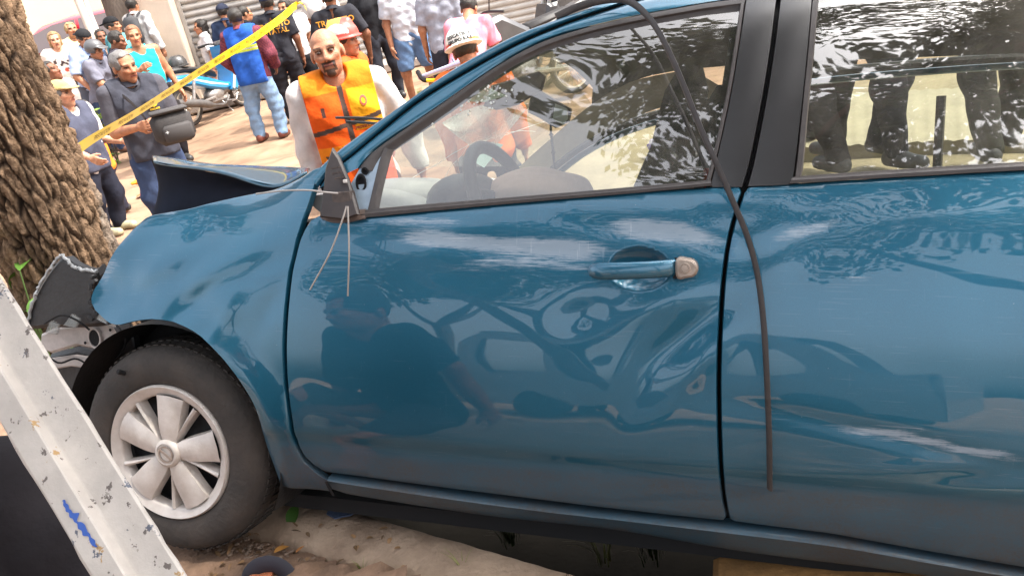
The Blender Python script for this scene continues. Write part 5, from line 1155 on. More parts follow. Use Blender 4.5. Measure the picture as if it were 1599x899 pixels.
mb = MB(); mb.grid(G); mb.build('shattered_windscreen_sheet', M_SHAT, CAR)
plate('broken_glass_flap', [(706, 150), (733, 126), (760, 136), (790, 150), (756, 160), (722, 158)], -.5, .006, M_SHAT, .001)
mb = MB()
for k in range(150):
    a, b = rng.uniform(640, 800), rng.uniform(130, 210)
    if b > 330-.26*a+40 or b < np.interp(a, [q[0] for q in INN], [q[1] for q in INN])+22: continue
    p = un(a, b, -.009); w = rng.uniform(.002, .005); mb.box(p, (w, .002, w*rng.uniform(.6, 1.6)), 0, 0, rng.uniform(0, 3))
tag(mb.build('glass_crumb', mat('glass_crumbs', (.75, .78, .74), .3), CAR, False), kind='stuff')
plate('inspection_card', [(738, 232+20), (768, 222), (786, 226), (756, 262)], -1.25, .003, mat('pale_blue_card', (.42, .62, .60), .6), .0005)
# seats
def seat(x, y):
    mb = MB(); G = []
    for t, (dx, z, w, d) in zip(np.linspace(0, 1, 9), [(0, .45, .24, .10), (-.02, .6, .25, .1), (-.05, .8, .25, .09), (-.09, .95, .24, .08), (-.12, 1.05, .20, .07), (-.13, 1.10, .12, .06), (-.14, 1.14, .13, .06), (-.16, 1.24, .12, .055), (-.17, 1.30, .06, .03)]):
        G.append([(x+dx+d*math.sin(q)*abs(math.sin(q))**-.3 if abs(math.sin(q)) > 1e-6 else x+dx, y+w*math.cos(q), z) for q in np.linspace(0, 2*math.pi, 20, endpoint=False)])
    mb.grid(G, close=True); return mb.build('front_seat', M_SEATF, CAR, True, 60)
seat(-1.20, -.45); seat(-1.26, -1.12)
mb = MB(); mb.box((-2.35, -.8, .62), (.16, 1.2, .6), 0, 0, R(-14), .05); mb.build('rear_seat', M_SEATF, CAR)
p = cp(1104, 278, -.42); mb = MB(); mb.box(p, (.02, .02, .05), bev=.004); mb.build('belt_buckle', mat('red_plastic', (.45, .03, .02), .5), CAR)
# raised crumpled bonnet
ha, hb_, hc_, hd_ = cp(238, 249, -.62), cp(480, 263, -.62), cp(474, 272, -.26), cp(262, 262, -.30)
he = cp(430, 291, -.22)
G = []
for s in np.linspace(0, 1, 22):
    far = cp(*(np.array((238, 249))*(1-s)+np.array((484, 264))*s), -.66); near = smooth_path([cp(240, 251, -.34), cp(300, 262, -.28), cp(360, 274, -.25), cp(430, 289, -.21), cp(478, 270, -.2)], 22)[int(round(s*21))]
    G.append([far*(1-t)+near*t+np.array([0, 0, .012*math.sin(3.1*t)+.004*math.sin(9*s+4*t)]) for t in np.linspace(0, 1, 12)])
mb = MB(); mb.grid(G); bon = put_attrs(mb.build('bonnet', M_PAINT, CAR)); n_b = len(bon.data.vertices); bon.data.attributes['dust_tone'].data.foreach_set('value', (.45+.25*rng.random(n_b)).astype(np.float32))
sol = bon.modifiers.new('s', 'SOLIDIFY'); sol.thickness = .006; sol.offset = -1
G = []
for s, t_ in zip(smooth_path([cp(238, 249, -.66), cp(239, 250, -.5), cp(241, 252, -.345), cp(300, 263, -.285), cp(360, 275, -.255), cp(430, 290, -.215)], 26), smooth_path([cp(238, 336, -.62), cp(239, 336, -.5), cp(241, 336, -.36), cp(290, 330, -.34), cp(350, 316, -.32), cp(432, 297, -.26)], 26)):
    G.append([s*(1-t)+t_*t-np.array([0, .03*math.sin(math.pi*t), 0]) for t in np.linspace(0, 1, 8)])
mb = MB(); mb.grid(G); mb.build('bonnet_underside', mat('dark_bonnet_underside', (.010, .014, .026), .8, var=.3, vscale=8, spec=.15), bon)
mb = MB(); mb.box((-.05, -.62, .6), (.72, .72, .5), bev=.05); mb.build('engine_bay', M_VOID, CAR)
# wheel
WC = Vector((0, -.03, .30))
wroot = bpy.data.objects.new('front_wheel', None); COL.objects.link(wroot); wroot.parent = CAR; wroot.location = WC; wroot.empty_display_size = .1
mb = MB(); mb.lathe([(.19, -.012), (.197, .004), (.205, .009), (.225, .014), (.25, .014), (.270, .008), (.283, -.004), (.292, -.018), (.299, -.04), (.302, -.08), (.301, -.13), (.294, -.165), (.28, -.18), (.2, -.18)], (0, 0, 0), 'Y', 96)
tyre = mb.build('tyre', M_TYRE, wroot, True, 60)
mb = MB()
for i in range(72):
    q = i*2*math.pi/72
    for (r, y0, y1, w) in ((.2985, -.026, -.052, .008), (.3035, -.062, -.100, .009), (.3035, -.108, -.146, .009)):
        c, s = math.cos(q+y0*1.2), math.sin(q+y0*1.2); m3 = Matrix.Rotation(-q, 3, 'Y')
        k = len(mb.v); mb.box((0, 0, 0), (.0035, abs(y1-y0), w*1.75))
        for j in range(k, len(mb.v)): v = m3 @ Vector(mb.v[j])+Vector((c*r, (y0+y1)/2, s*r)); mb.v[j] = tuple(v)
tag(mb.build('tread_block', M_TYRE, tyre, False), kind='stuff')
mb = MB(); mb.lathe([(.186, -.03), (.17, -.05), (.10, -.055), (.06, -.04), (.0001, -.04)], (0, 0, 0), 'Y', 40)
for k in range(5): q = k*1.257+.4; mb.ell((.06*math.cos(q), -.038, .06*math.sin(q)), (.011, .014, .011), 8, 6)
mb.build('brake_drum', mat('dark_wheel_steel', (.035, .035, .038), .6, metal=.4, var=.3, vscale=20), wroot)
cap = MB(); cap.lathe([(.161, -.030), (.162, -.004), (.166, .001), (.174, .004), (.183, .009), (.189, .012), (.193, .007), (.194, -.01)], (0, 0, 0), 'Y', 90)
cap.lathe([(.040, -.03), (.040, .010), (.036, .016), (.030, .018), (.028, .0155), (.0001, .0155)], (0, 0, 0), 'Y', 40)
hub = cap.build('hubcap', M_SILV, wroot, True, 40)
for k in range(5):
    q0 = R(97+72*k)
    mb = MB(); P_ = []
    for t in np.linspace(0, 1, 12): r = .036+.130*t; P_.append((r, .60-.66*t+.33*t*t))
    G = []
    for r, hw in P_:
        row = []
        for s in (-1.06, -1., -.6, 0, .6, 1., 1.06):
            a = q0+s*hw; dome = .006*(1-abs(s)**4) if abs(s) <= 1 else -.03
            row.append((math.cos(a)*r, .006+dome-.003*((r-.1)/.06)**2, math.sin(a)*r))
        G.append(row)
    mb.grid(G); mb.build('hubcap_spoke', M_SILV, hub, True, 45)
    qa = q0+R(36); mb = MB(); rib = []
    for t in np.linspace(0, 1, 7):
        r = .05+.114*t; a = qa-R(9)+R(3)*t; w = .003+.0035*t; rib.append([(math.cos(a+s*w/r)*r, yv, math.sin(a+s*w/r)*r) for s, yv in ((-1.2, -.03), (-1, .002), (0, .006), (1, .002), (1.2, -.03))])
    mb.grid(rib); mb.build('hubcap_rib', M_SILV, hub, True, 45)
mb = MB(); mb.lathe([(.0235, .0155), (.0235, .0185), (.0195, .0185), (.0195, .0155)], (0, 0, 0), 'Y', 36); mb.box((0, .0172, 0), (.05, .003, .0085), 0, 0, R(-38), .001); mb.build('emblem', mat('emblem_metal', (.36, .32, .29), .3, metal=.7), hub)
mb = MB(); mb.tube([(.115, .012, .222), (.12, .03, .232)], .007, 8); mb.build('tyre_valve', M_VOID, tyre)
# wheel house
mb = MB(); mb.lathe([(.352, -.03), (.356, -.1), (.352, -.45), (.05, -.46)], (0, 0, .31), 'Y', 40, a0=R(-10), a1=R(205)); mb.build('wheel_house', M_PLAST, CAR)
# broken front end
def slab(name, px, Y, th, m, bev=.006, bow=0.):
    mb = MB(); mb.prism([tuple(cp(a, b, Y)[[0, 2]]) for a, b in px], Y-th, Y, 'Y', bev)
    if bow: mb.v = [(x, y-bow*(x-.45)**2, z) for x, y, z in mb.v]
    return mb.build(name, m, CAR, True, 35)
bump = slab('torn_bumper', smooth_path([(40, 512), (46, 478), (60, 446), (80, 416), (96, 401), (112, 412), (132, 420), (153, 423), (149, 450), (146, 474), (154, 492), (166, 507), (130, 512), (80, 512)], 50, True), -.22, .05, M_PLAST, .012)
for px in ([(42, 508), (50, 476), (62, 446), (82, 414), (96, 398)], [(96, 398), (104, 404), (112, 414), (130, 421), (152, 424)]):
    L_ = smooth_path([cp(a, b, -.215) for a, b in px], 30); L_ = L_+rng.normal(size=L_.shape)*.0016; mb = MB(); mb.tube(L_, [.003+.003*abs(math.sin(i*1.7)) for i in range(30)], 6); mb.build('torn_bumper_edge', mat('scraped_bumper_edge', (.42, .43, .43), .5, var=.35, vscale=50), bump)
for k in range(9):
    a, b = 146+4*math.sin(k*2.1), 432+k*8; p = cp(a, b, -.20); mb = MB(); mb.box(p, (.012, .02, .012), k, k*.7, 0, .002); mb.build('torn_clip', M_PLAST, bump)
br = slab('headlight_bracket', [(62, 522), (84, 512), (132, 506), (160, 503), (186, 508), (198, 524), (200, 552), (178, 562), (150, 545), (120, 540), (80, 552), (60, 545)], -.27, .05, M_BRACK, .008)
p = cp(149, 527, -.265); mb = MB(); mb.lathe([(.030, -.01), (.030, .006), (.024, .006), (.022, -.03), (.0001, -.03)], tuple(p), 'Y', 26); mb.v = [(p[0]+(x-p[0])*.85, y, p[2]+(z-p[2])*1.15) for x, y, z in mb.v]; mb.build('bracket_socket', M_BRACK, br)
mb = MB(); mb.lathe([(.0225, .004), (.0001, .004)], tuple(p), 'Y', 26); mb.v = [(p[0]+(x-p[0])*.85, y, p[2]+(z-p[2])*1.15) for x, y, z in mb.v]; mb.build('socket_hole', M_VOID, br)
for a, b in ((133, 535), (172, 515), (190, 538)): q = cp(a, b, -.262); mb = MB(); mb.ell(q, (.005, .003, .005), 8, 5); mb.build('screw', M_VOID, br)
slab('wheel_arch_flap', [(176, 512), (190, 506), (206, 520), (210, 545), (200, 566), (186, 560), (190, 536)], -.18, .03, M_PLAST, .004)
slab('splash_guard', [(76, 552), (120, 542), (170, 560), (192, 574), (160, 600), (140, 640), (128, 700), (60, 720), (30, 640)], -.36, .05, M_PLAST, .015)

for L_ in ([(70, 505, -.20), (95, 492, -.17), (120, 500, -.18), (140, 515, -.2)], [(180, 505, -.17), (196, 530, -.14), (186, 556, -.16), (165, 568, -.2)], [(60, 540, -.2), (90, 566, -.22), (120, 560, -.24), (150, 580, -.26)], [(150, 470, -.17), (168, 492, -.15), (186, 500, -.16), (204, 512, -.18)]):
    mb = MB(); mb.tube(smooth_path([cp(*q) for q in L_], 20), .0032, 6); mb.build('torn_cable', M_VOID, CAR)
M_LENS = glass_mat('cracked_lamp_lens', (.8, .8, .8), .1, 1., .02, .1)
for px in ([(98, 508), (112, 490), (124, 498), (118, 512)], [(150, 498), (158, 484), (170, 492), (166, 506)], [(70, 520), (78, 500), (92, 506), (88, 522)]): slab('broken_lamp_lens', px, -.19, .008, M_LENS, .001)
slab('crash_beam', [(40, 566), (110, 556), (172, 566), (205, 590), (203, 602), (168, 580), (110, 572), (42, 584)], -.30, .03, M_BRACK, .004)
for px in ([(186, 508), (200, 503), (206, 512), (190, 518)], [(152, 420), (160, 412), (166, 424), (156, 432)]): slab('torn_plastic', px, -.15, .012, M_PLAST, .002)

for L_ in ([(524, 184, -.45), (560, 184, -.5), (604, 187, -.55)], [(540, 190, -.46), (575, 192, -.5), (600, 194, -.55)]): mb = MB(); mb.tube([cp(*q) for q in L_], .004, 6); mb.build('wiper_arm', M_RUB, CAR)
# ------------------------------------------------------------------ motorbikes
M_BLUEP = mat('bright_blue_plastic', (.02, .22, .48), .28, coat=.6, var=.1, vscale=5)
M_LBLUE = mat('pale_stripe', (.45, .62, .72), .35)
M_ENG = mat('engine_metal', (.32, .29, .27), .45, metal=.6, var=.35, vscale=25)
M_EXH = mat('dull_exhaust', (.13, .12, .115), .5, metal=.4, var=.3, vscale=12)
M_RIMS = mat('alloy_rim', (.55, .47, .38), .35, metal=.5)
M_GREYP = mat('grey_fairing', (.06, .058, .06), .4, coat=.3, var=.2, vscale=8)
M_SEATB = mat('bike_seat_vinyl', (.022, .02, .02), .6, var=.2, vscale=20)
def bike_wheel(root, x, r, spokes=18, name='wheel'):
    w = bpy.data.objects.new(name, None); COL.objects.link(w); w.parent = root; w.location = (x, 0, r); w.empty_display_size = .05
    mb = MB(); mb.lathe([(r-.06, -.02), (r-.045, -.036), (r-.02, -.034), (r, -.012), (r, .012), (r-.02, .034), (r-.045, .036), (r-.06, .02)], (0, 0, 0), 'Y', 40); mb.build('tyre', M_TYRE, w, True, 60)
    mb = MB(); mb.lathe([(r-.055, -.018), (r-.068, -.02), (r-.078, -.008), (r-.078, .008), (r-.068, .02), (r-.055, .018)], (0, 0, 0), 'Y', 40); mb.lathe([(.0001, -.045), (.045, -.045), (.05, -.03), (.05, .03), (.045, .045), (.0001, .045)], (0, 0, 0), 'Y', 18)
    mb.build('rim', M_RIMS, w, True, 50); mb = MB()
    for k in range(spokes): a = k*2*math.pi/spokes; b = a+.35*(-1)**k; mb.tube([(.045*math.cos(a), .02*(-1)**k, .045*math.sin(a)), ((r-.072)*math.cos(b), 0, (r-.072)*math.sin(b))], .0035, 4)
    mb.build('spokes', M_METAL, w, False); return w
def scooter(x, y, z, rz, label):
    o = empty('motor_scooter', (x, y, z), rz, label, 'motorbike')     # local +X is the front
    bike_wheel(o, -.62, .29); bike_wheel(o, .62, .29)
    mb = MB(); mb.prism([(-.86, .70), (-.80, .76), (-.45, .72), (-.1, .60), (.22, .47), (.36, .44), (.36, .36), (.16, .36), (-.12, .44), (-.42, .55), (-.74, .60)], -.115, .115, 'Y', .03); mb.build('side_fairing', M_BLUEP, o, True, 40)
    for sy in (-1, 1): mb = MB(); mb.prism([(-.82, .705), (-.45, .66), (-.1, .535), (.25, .43), (.25, .41), (-.12, .505), (-.45, .63), (-.80, .675)], sy*.112, sy*.118, 'Y', .002); mb.build('stripe', M_LBLUE, o, True, 40)
    mb = MB(); mb.prism([(.27, .34), (.40, .30), (.56, .50), (.52, .72), (.46, .97), (.38, 1.0), (.37, .80), (.40, .60)], -.16, .16, 'Y', .03); mb.build('leg_shield', M_BLUEP, o, True, 40)
    for sy in (-1, 1): mb = MB(); mb.prism([(.27, .36), (.31, .33), (.47, .60), (.50, .80), (.46, .80), (.42, .62)], sy*.158, sy*.168, 'Y', .003); mb.build('stripe', mat('silver_stripe', (.5, .52, .5), .35, metal=.3), o, True, 40)
    T, Fs = text_mesh('AFIN', .105, .001); mb = MB(); mb.add([(.43+p[1]*.35+p[0]*.55, -.163, .77+p[1]*.94+p[0]*.82) for p in T*np.array([1, 1, 1])], Fs)
    mb.v = [(a, b, c) for a, b, c in mb.v]; mb.build('lettering', mat('white_print', (.75, .78, .8), .5), o, False, recalc=False)
    mb = MB(); mb.prism([(.44, .62), (.66, .66), (.70, .78), (.58, .90), (.47, .98)], -.13, .13, 'Y', .04); mb.build('front_cowl', M_GREYP, o, True, 40)
    mb = MB(); G = []
    for t, (xx, zz, w, h) in zip(np.linspace(0, 1, 8), [(-.86, .80, .06, .03), (-.78, .83, .12, .05), (-.6, .82, .13, .05), (-.4, .79, .12, .045), (-.2, .74, .125, .05), (-.05, .70, .12, .05), (.08, .64, .09, .045), (.14, .60, .05, .03)]): G.append([(xx, w*math.cos(q), zz+h*math.sin(q)) for q in np.linspace(0, 2*math.pi, 14, endpoint=False)])
    mb.grid(G, close=True); mb.build('seat', M_SEATB, o)
    mb = MB(); mb.ell((.0, 0, .33), (.20, .12, .12), 14, 8); mb.tube([(.12, 0, .34), (.34, 0, .38)], .075, 12); mb.box((-.05, 0, .26), (.3, .2, .1), bev=.03)
    for k in range(5): mb.lathe([(.085, 0), (.085, .008)], (.16+k*.03, 0, .36), 'X', 12)
    mb.build('engine', M_ENG, o, True, 40)
    mb = MB(); mb.tube(smooth_path([(.2, -.10, .26), (.0, -.16, .17), (-.3, -.18, .22), (-.55, -.19, .30), (-.98, -.19, .40)], 20), [.02]*8+[.03, .05]+[.058]*10, 12); mb.build('exhaust', M_EXH, o)
    mb = MB(); mb.tube([(-.62, -.11, .29), (-.1, -.1, .30)], .022, 6); mb.tube([(-.62, .11, .29), (-.1, .1, .30)], .022, 6); mb.tube([(-.62, -.13, .29), (-.46, -.13, .62)], .024, 8); mb.tube([(-.62, .13, .29), (-.46, .13, .62)], .024, 8); mb.build('swing_arm', M_ENG, o)
    mb = MB(); mb.tube([(.62, -.09, .29), (.50, -.09, .72)], .026, 8); mb.tube([(.62, .09, .29), (.50, .09, .72)], .026, 8); mb.build('fork', M_EXH, o)
    mb = MB(); G = [[(.62+.33*math.cos(q), yy, .29+.33*math.sin(q)) for yy in (-.06, -.03, .03, .06)] for q in np.linspace(.5, 2.6, 14)]; mb.grid(G); mb.build('mudguard', M_GREYP, o)
    mb = MB(); mb.tube(smooth_path([(.36, -.33, 1.02), (.42, -.15, 1.04), (.44, 0, 1.0), (.42, .15, 1.04), (.36, .33, 1.02)], 20), .014, 8); mb.tube([(.36, -.33, 1.02), (.385, -.22, 1.03)], .02, 8); mb.tube([(.36, .33, 1.02), (.385, .22, 1.03)], .02, 8); mb.build('handlebar', M_SEATB, o)
    mb = MB(); mb.ell((.53, 0, .98), (.11, .13, .09), 14, 8); mb.build('headlight', M_GREYP, o)
    mb = MB(); mb.box((-.93, 0, .60), (.05, .16, .06), bev=.015); mb.build('tail_light', mat('red_lens', (.35, .02, .02), .2), o)
    mb = MB(); mb.tube([(.02, -.1, .22), (.05, -.22, .04)], .011, 6); mb.box((.06, -.24, .2), (.09, .1, .025)); mb.build('kick_stand', M_ENG, o)
    return o
rw_, fw_ = at(296, 177, 11.9), at(383, 162, 13.0); sc_d = fw_-rw_; sc_rz = math.atan2(sc_d[1], sc_d[0]); mid = (rw_+fw_)/2
scooter(mid[0], mid[1], float(gz(mid[0], mid[1])), sc_rz, 'blue step through motor scooter standing behind the man in the blue vest')
hp2 = at(291, 108, 11.75); sz = float(gz(mid[0], mid[1]))
sx_, sy_ = mid[0]+math.cos(sc_rz)*-.52, mid[1]+math.sin(sc_rz)*-.52
hm = empty('motorbike_helmet', (sx_, sy_, sz+.855), sc_rz, 'black half helmet resting on the seat of the blue scooter', 'helmet')
mb = MB(); mb.lathe([(.135, .0), (.137, .02), (.130, .08), (.105, .13), (.06, .16), (.0001, .168)], (0, 0, 0), 'Z', 28); mb.build('shell', mat('black_helmet_gloss', (.05, .048, .046), .25, coat=.5, var=.2, vscale=12), hm)
mb = MB(); mb.lathe([(.136, -.004), (.150, .0), (.150, .012), (.136, .02)], (0, 0, 0), 'Z', 28); mb.build('rim_band', M_SEATB, hm)
def motorcycle(u, v, D, rz, label):
    p = at(u, v, D); o = empty('motorcycle', (p[0], p[1], float(gz(p[0], p[1]))), rz, label, 'motorbike')
    bike_wheel(o, -.65, .30); bike_wheel(o, .68, .30)
    mb = MB(); mb.prism([(-.2, .62), (.1, .66), (.42, .80), (.40, 1.0), (.2, 1.04), (-.12, .84)], -.16, .16, 'Y', .05); mb.build('tank', M_GREYP, o, True, 40)
    mb = MB(); mb.prism([(-.95, .88), (-.85, .98), (-.3, .84), (-.05, .80), (-.1, .68), (-.5, .68), (-.85, .80)], -.11, .11, 'Y', .03); mb.build('side_fairing', M_GREYP, o, True, 40)
    mb = MB(); mb.prism([(.30, .40), (.52, .36), (.62, .62), (.5, .95), (.36, .95), (.30, .66)], -.2, .2, 'Y', .04); mb.build('front_fairing', M_GREYP, o, True, 40)
    for sy in (-1, 1): mb = MB(); mb.prism([(.2, .52), (.44, .60), (.52, .80), (.46, .82), (.36, .66), (.18, .58)], sy*.165, sy*.21, 'Y', .006); mb.build('fairing_panel', mat('beige_fairing_panel', (.36, .32, .27), .4), o, True, 40)
    mb = MB(); mb.ell((.05, 0, .42), (.24, .15, .18), 14, 8); mb.box((-.05, 0, .28), (.4, .22, .12), bev=.03); mb.build('engine', M_ENG, o)
    mb = MB(); mb.box((-.42, 0, .87), (.62, .22, .09), 0, 0, R(8), .04); mb.build('seat', M_SEATB, o)
    mb = MB()
    for sy in (-.1, .1): mb.tube([(.68, sy, .30), (.42, sy, 1.02)], .026, 8); mb.tube([(-.65, sy*1.2, .3), (-.05, sy, .38)], .024, 6)
    mb.build('fork', M_METAL, o); mb = MB(); mb.tube(smooth_path([(.28, -.36, 1.08), (.38, -.16, 1.10), (.4, 0, 1.06), (.38, .16, 1.10), (.28, .36, 1.08)], 20), .014, 8); mb.build('handlebar', M_SEATB, o)
    mb = MB(); mb.tube([(.05, -.18, .24), (-.3, -.2, .26), (-.95, -.21, .48)], [.025, .045, .055], 10); mb.build('exhaust', M_EXH, o)
    for sy in (-1, 1): mb = MB(); mb.tube([(.36, sy*.2, 1.1), (.38, sy*.3, 1.25)], .007, 5); mb.box((.38, sy*.33, 1.27), (.02, .12, .07), bev=.01); mb.build('wing_mirror', M_SEATB, o)
    return o
motorcycle(800, 30, 8.6, R(205), 'dark grey motorcycle with beige side panel parked by the pink shirt person')
motorcycle(905, -10, 9.6, R(195), 'black motorcycle standing behind the car roof, right of the denim leg')
# ------------------------------------------------------------------ red car
rp = at(92, 78, 15.5); g_ = float(gz(rp[0], rp[1])); rc = empty('red_car', (rp[0]+1.7, rp[1]+.2, g_), R(2), 'red hatchback car parked before the pale yellow house, behind the onlookers', 'car')
rc.scale = (1.1, 1.08, 1.12)
M_RED = mat('red_paint', (.50, .02, .035), .3, coat=.8)
mb = MB(); G = []
prof_x = [(-2.05, .45, .85, .72), (-2.0, .32, 1.0, .84), (-1.6, .25, 1.05, .9), (-.6, .22, 1.06, .92), (.7, .22, 1.05, .92), (1.5, .25, .98, .88), (1.95, .3, .85, .78), (2.08, .42, .70, .62)]
for x, z0, z1, w in prof_x: G.append([(x, w*c, z) for c, z in ((-.92, z0), (-1, z0+.12), (-1.0, (z0+z1)/2), (-.97, z1-.08), (-.88, z1), (0, z1+.02), (.88, z1), (.97, z1-.08), (1, (z0+z1)/2), (1, z0+.12), (.92, z0))])
mb.grid(G, close=True); mb.f += [tuple(range(11)), tuple(range(7*11+10, 7*11-1, -1))]; mb.mi += [0, 0]; mb.build('body', M_RED, rc, True, 50)
mb = MB(); G = []
for x, z, w in ((-2.0, 1.03, .80), (-1.86, 1.38, .68), (-1.62, 1.52, .62), (-1.1, 1.58, .62), (-.3, 1.58, .62), (.25, 1.50, .62), (.95, 1.04, .78)): G.append([(x, w*math.cos(q)*1.0, 1.0+(z-1.0)*max(math.sin(q), 0)**.35) for q in np.linspace(0, math.pi, 15)])
mb.grid(G); mb.build('roof', M_RED, rc, True, 50)
M_RG = mat('tinted_car_glass', (.16, .13, .13), .08, spec=.8)
for sy in (-1, 1):
    for q in ([(-1.78, 1.10), (-1.66, 1.38), (-1.30, 1.48), (-.92, 1.50), (-.92, 1.10)], [(-.86, 1.10), (-.86, 1.50), (-.28, 1.50), (.16, 1.40), (.6, 1.12)]):
        mb = MB(); mb.prism(q, sy*.0, sy*.02, 'Y'); mb.v = [(x, sy*(.800-.36*(z-1.02)**1.0)+y, z) for x, y, z in mb.v]; mb.build('window', M_RG, rc, False)
    for x in (-1.3, 1.35): mb = MB(); mb.lathe([(.0001, -.1), (.2, -.1), (.3, -.09), (.32, -.05), (.32, .05), (.3, .09), (.2, .1), (.0001, .1)], (x, sy*.82, .32), 'Y', 28); mb.build('wheel', M_TYRE, rc)
    mb = MB(); mb.box((-2.0, sy*.66, .92), (.08, .22, .2), bev=.03); mb.build('tail_light', mat('red_lens', (.35, .02, .02), .2), rc)
# ------------------------------------------------------------------ caution tape
M_TAPE = mat('yellow_tape', (.86, .68, .0), .35, coat=.3)
ta = [(118, 236, 3.35), (150, 214, 3.6), (220, 172, 4.2), (300, 120, 5.0), (360, 82, 5.7), (400, 57, 6.2), (440, 28, 6.8), (458, 12, 7.1), (470, 6, 7.3), (478, 14, 7.4)]
cpt = smooth_path([at(*p) for p in ta], 120); G = []
uplist = []
for i, p in enumerate(cpt):
    t = i/119; tg = cpt[min(i+1, 119)]-cpt[max(i-1, 0)]; tg /= np.linalg.norm(tg); vw = p-CAM; vw /= np.linalg.norm(vw)
    u0 = np.cross(tg, vw); u0 /= np.linalg.norm(u0); u0 *= np.sign(u0[2]); tw = .75+.28*math.sin(5*t+.6)+(1.2 if t > .955 else 0)
    u1 = u0*math.cos(tw)+np.cross(tg, u0)*math.sin(tw); uplist.append(u1); hw = .031
    G.append([p+u1*hw*s_ for s_ in (-1, -.5, 0, .5, 1)])
mb = MB(); mb.grid(G); tape = tag(mb.build('caution_tape', M_TAPE), 'yellow caution tape stretched from the big tree across the crowd', 'tape')
T, Fs = text_mesh('PRECAUCION', .034, 0, 1.05, .0); dl = np.r_[0, np.cumsum(np.linalg.norm(np.diff(cpt, axis=0), axis=1))]; mb = MB()
w_t = T[:, 0].max()-T[:, 0].min(); d0 = .25
while d0+w_t < dl[-1]-.3:
    out = []
    for p in T:
        dd = d0+(p[0]-T[:, 0].min()); q = np.array([np.interp(dd, dl, cpt[:, k]) for k in range(3)]); uu = np.array([np.interp(dd, dl, [u[k] for u in uplist]) for k in range(3)]); tg = np.array([np.interp(dd+.05, dl, cpt[:, k]) for k in range(3)])-q; n_ = np.cross(tg, uu); n_ /= np.linalg.norm(n_); n_ *= -np.sign(n_ @ (q-CAM)); out.append(q+uu*p[1]+n_*.0015)
    mb.add(out, Fs); d0 += w_t+.12
mb.build('lettering', mat('brown_black_ink', (.16, .10, .01), .6), tape, False, recalc=False)
# ------------------------------------------------------------------ rescue straps, litter on the street
def rope(name, L_, r, m, label, cat='strap', flat=None): mb = MB(); mb.tube(smooth_path([at(*p) for p in L_], 30), r, 8, True, flat=flat); return tag(mb.build(name, m, None, True, 60), label, cat)
rope('blue_strap', [(706, 92, 7.4), (716, 112, 7.3), (728, 138, 7.2)], .018, mat('sky_blue_webbing', (.20, .42, .62), .7), 'sky blue strap hanging slantwise before the navy trousers of the grey polo man', flat=.3)
st_ = empty('stretcher', at(690, 112, 6.8), 0, 'folded pale blue stretcher pole with yellow strap beside the white helmet rescuer', 'stretcher')
o_ = np.array(st_.location)
mb = MB(); mb.tube([at(655, 122, 6.9)-o_, at(722, 97, 6.6)-o_], .02, 8); mb.build('pole', mat('pale_blue_pole', (.45, .5, .7), .4), st_); mb = MB(); mb.tube(smooth_path([at(652, 112, 6.9)-o_, at(660, 124, 6.85)-o_, at(668, 126, 6.85)-o_], 10), .02, 6); mb.build('hinge', M_VOID, st_); mb = MB(); mb.tube(smooth_path([at(666, 126, 6.8)-o_, at(680, 125, 6.8)-o_, at(690, 118, 6.8)-o_], 10), .014, 6); mb.build('yellow_strap', M_TAPE, st_)
pt = onz(218, 283, .03); mb = MB(); G = []
for t in np.linspace(0, 1, 12): G.append([((t-.5)*.20, .035*math.sin(math.pi*min(.04+t*.94, 1))**.5*math.cos(q), .03*math.sin(math.pi*min(.04+t*.94, 1))**.5*math.sin(q)*(1+.2*math.sin(t*25))) for q in np.linspace(0, 2*math.pi, 10, endpoint=False)])
mb.grid(G, close=True); o = mb.build('orange_rag', mat('orange_cloth', (.72, .30, .02), .8, var=.2, vscale=30)); o.location = pt; o.rotation_euler = (0, 0, R(40)); tag(o, 'rolled yellow orange rag on the pale street between the tree and the bonnet', 'rag')
pt = onz(229, 304, .01); mb = MB(); G = [[((a-.5)*.20, (b-.5)*.12, .012+.012*noise.noise(Vector((a*4, b*4, 1)))+.01*math.sin(a*9)) for b in np.linspace(0, 1, 8)] for a in np.linspace(0, 1, 10)]; mb.grid(G); o = mb.build('red_rag', mat('red_orange_cloth', (.55, .10, .03), .85, var=.2, vscale=30)); o.location = pt; o.rotation_euler = (0, 0, .3); tag(o, 'flat red orange rag on the street below the yellow one', 'rag')
pt = onz(1026, 234, .04); mb = MB(); mb.ell((0, 0, 0), (.075, .06, .065), 22, 14); V_ = np.array(mb.v); V_ = V_*(1+.28*wav(V_, 55, 6))[:, None]; c_ = np.where((wav(V_, 40, 9) > .1)[:, None], np.array((.62, .60, .66)), np.array((.22, .17, .42))); o = npmesh('crumpled_bag', V_, np.array([f for f in mb.f if len(f) == 4]), M_CLOTH, None, c_); o.location = pt+np.array([0, 0, .02]); tag(o, 'crumpled white and violet plastic bag on the street seen through the car window', 'bag')
# cast concrete strip and kerb seen through the rear window
a0 = onz(1250, 262, .0); sg = empty('ribbed_pavement', (a0[0], a0[1], 0), 0)
PV = [onz(1230, 255, 0.), onz(1700, 238, 0.), onz(1700, 150, 0.), onz(1230, 170, 0.)]
nx_, ny_ = 60, 90; G = []
for i in range(nx_):
    s = i/(nx_-1); row = []
    for j in range(ny_): t = j/(ny_-1); p = (PV[0]*(1-s)+PV[1]*s)*(1-t)+(PV[3]*(1-s)+PV[2]*s)*t; row.append((p[0], p[1], .10-(.12 if j == 0 else 0)+.006*math.sin(i*2.1)))
    G.append(row)
mb = MB(); mb.grid(G); bpy.data.objects.remove(sg); tag(mb.build('ribbed_pavement', mat('cream_concrete', L(150, 143, 120), .9, var=.15, vscale=3, bump=.3, bscale=30), None, True, 60), kind='structure')
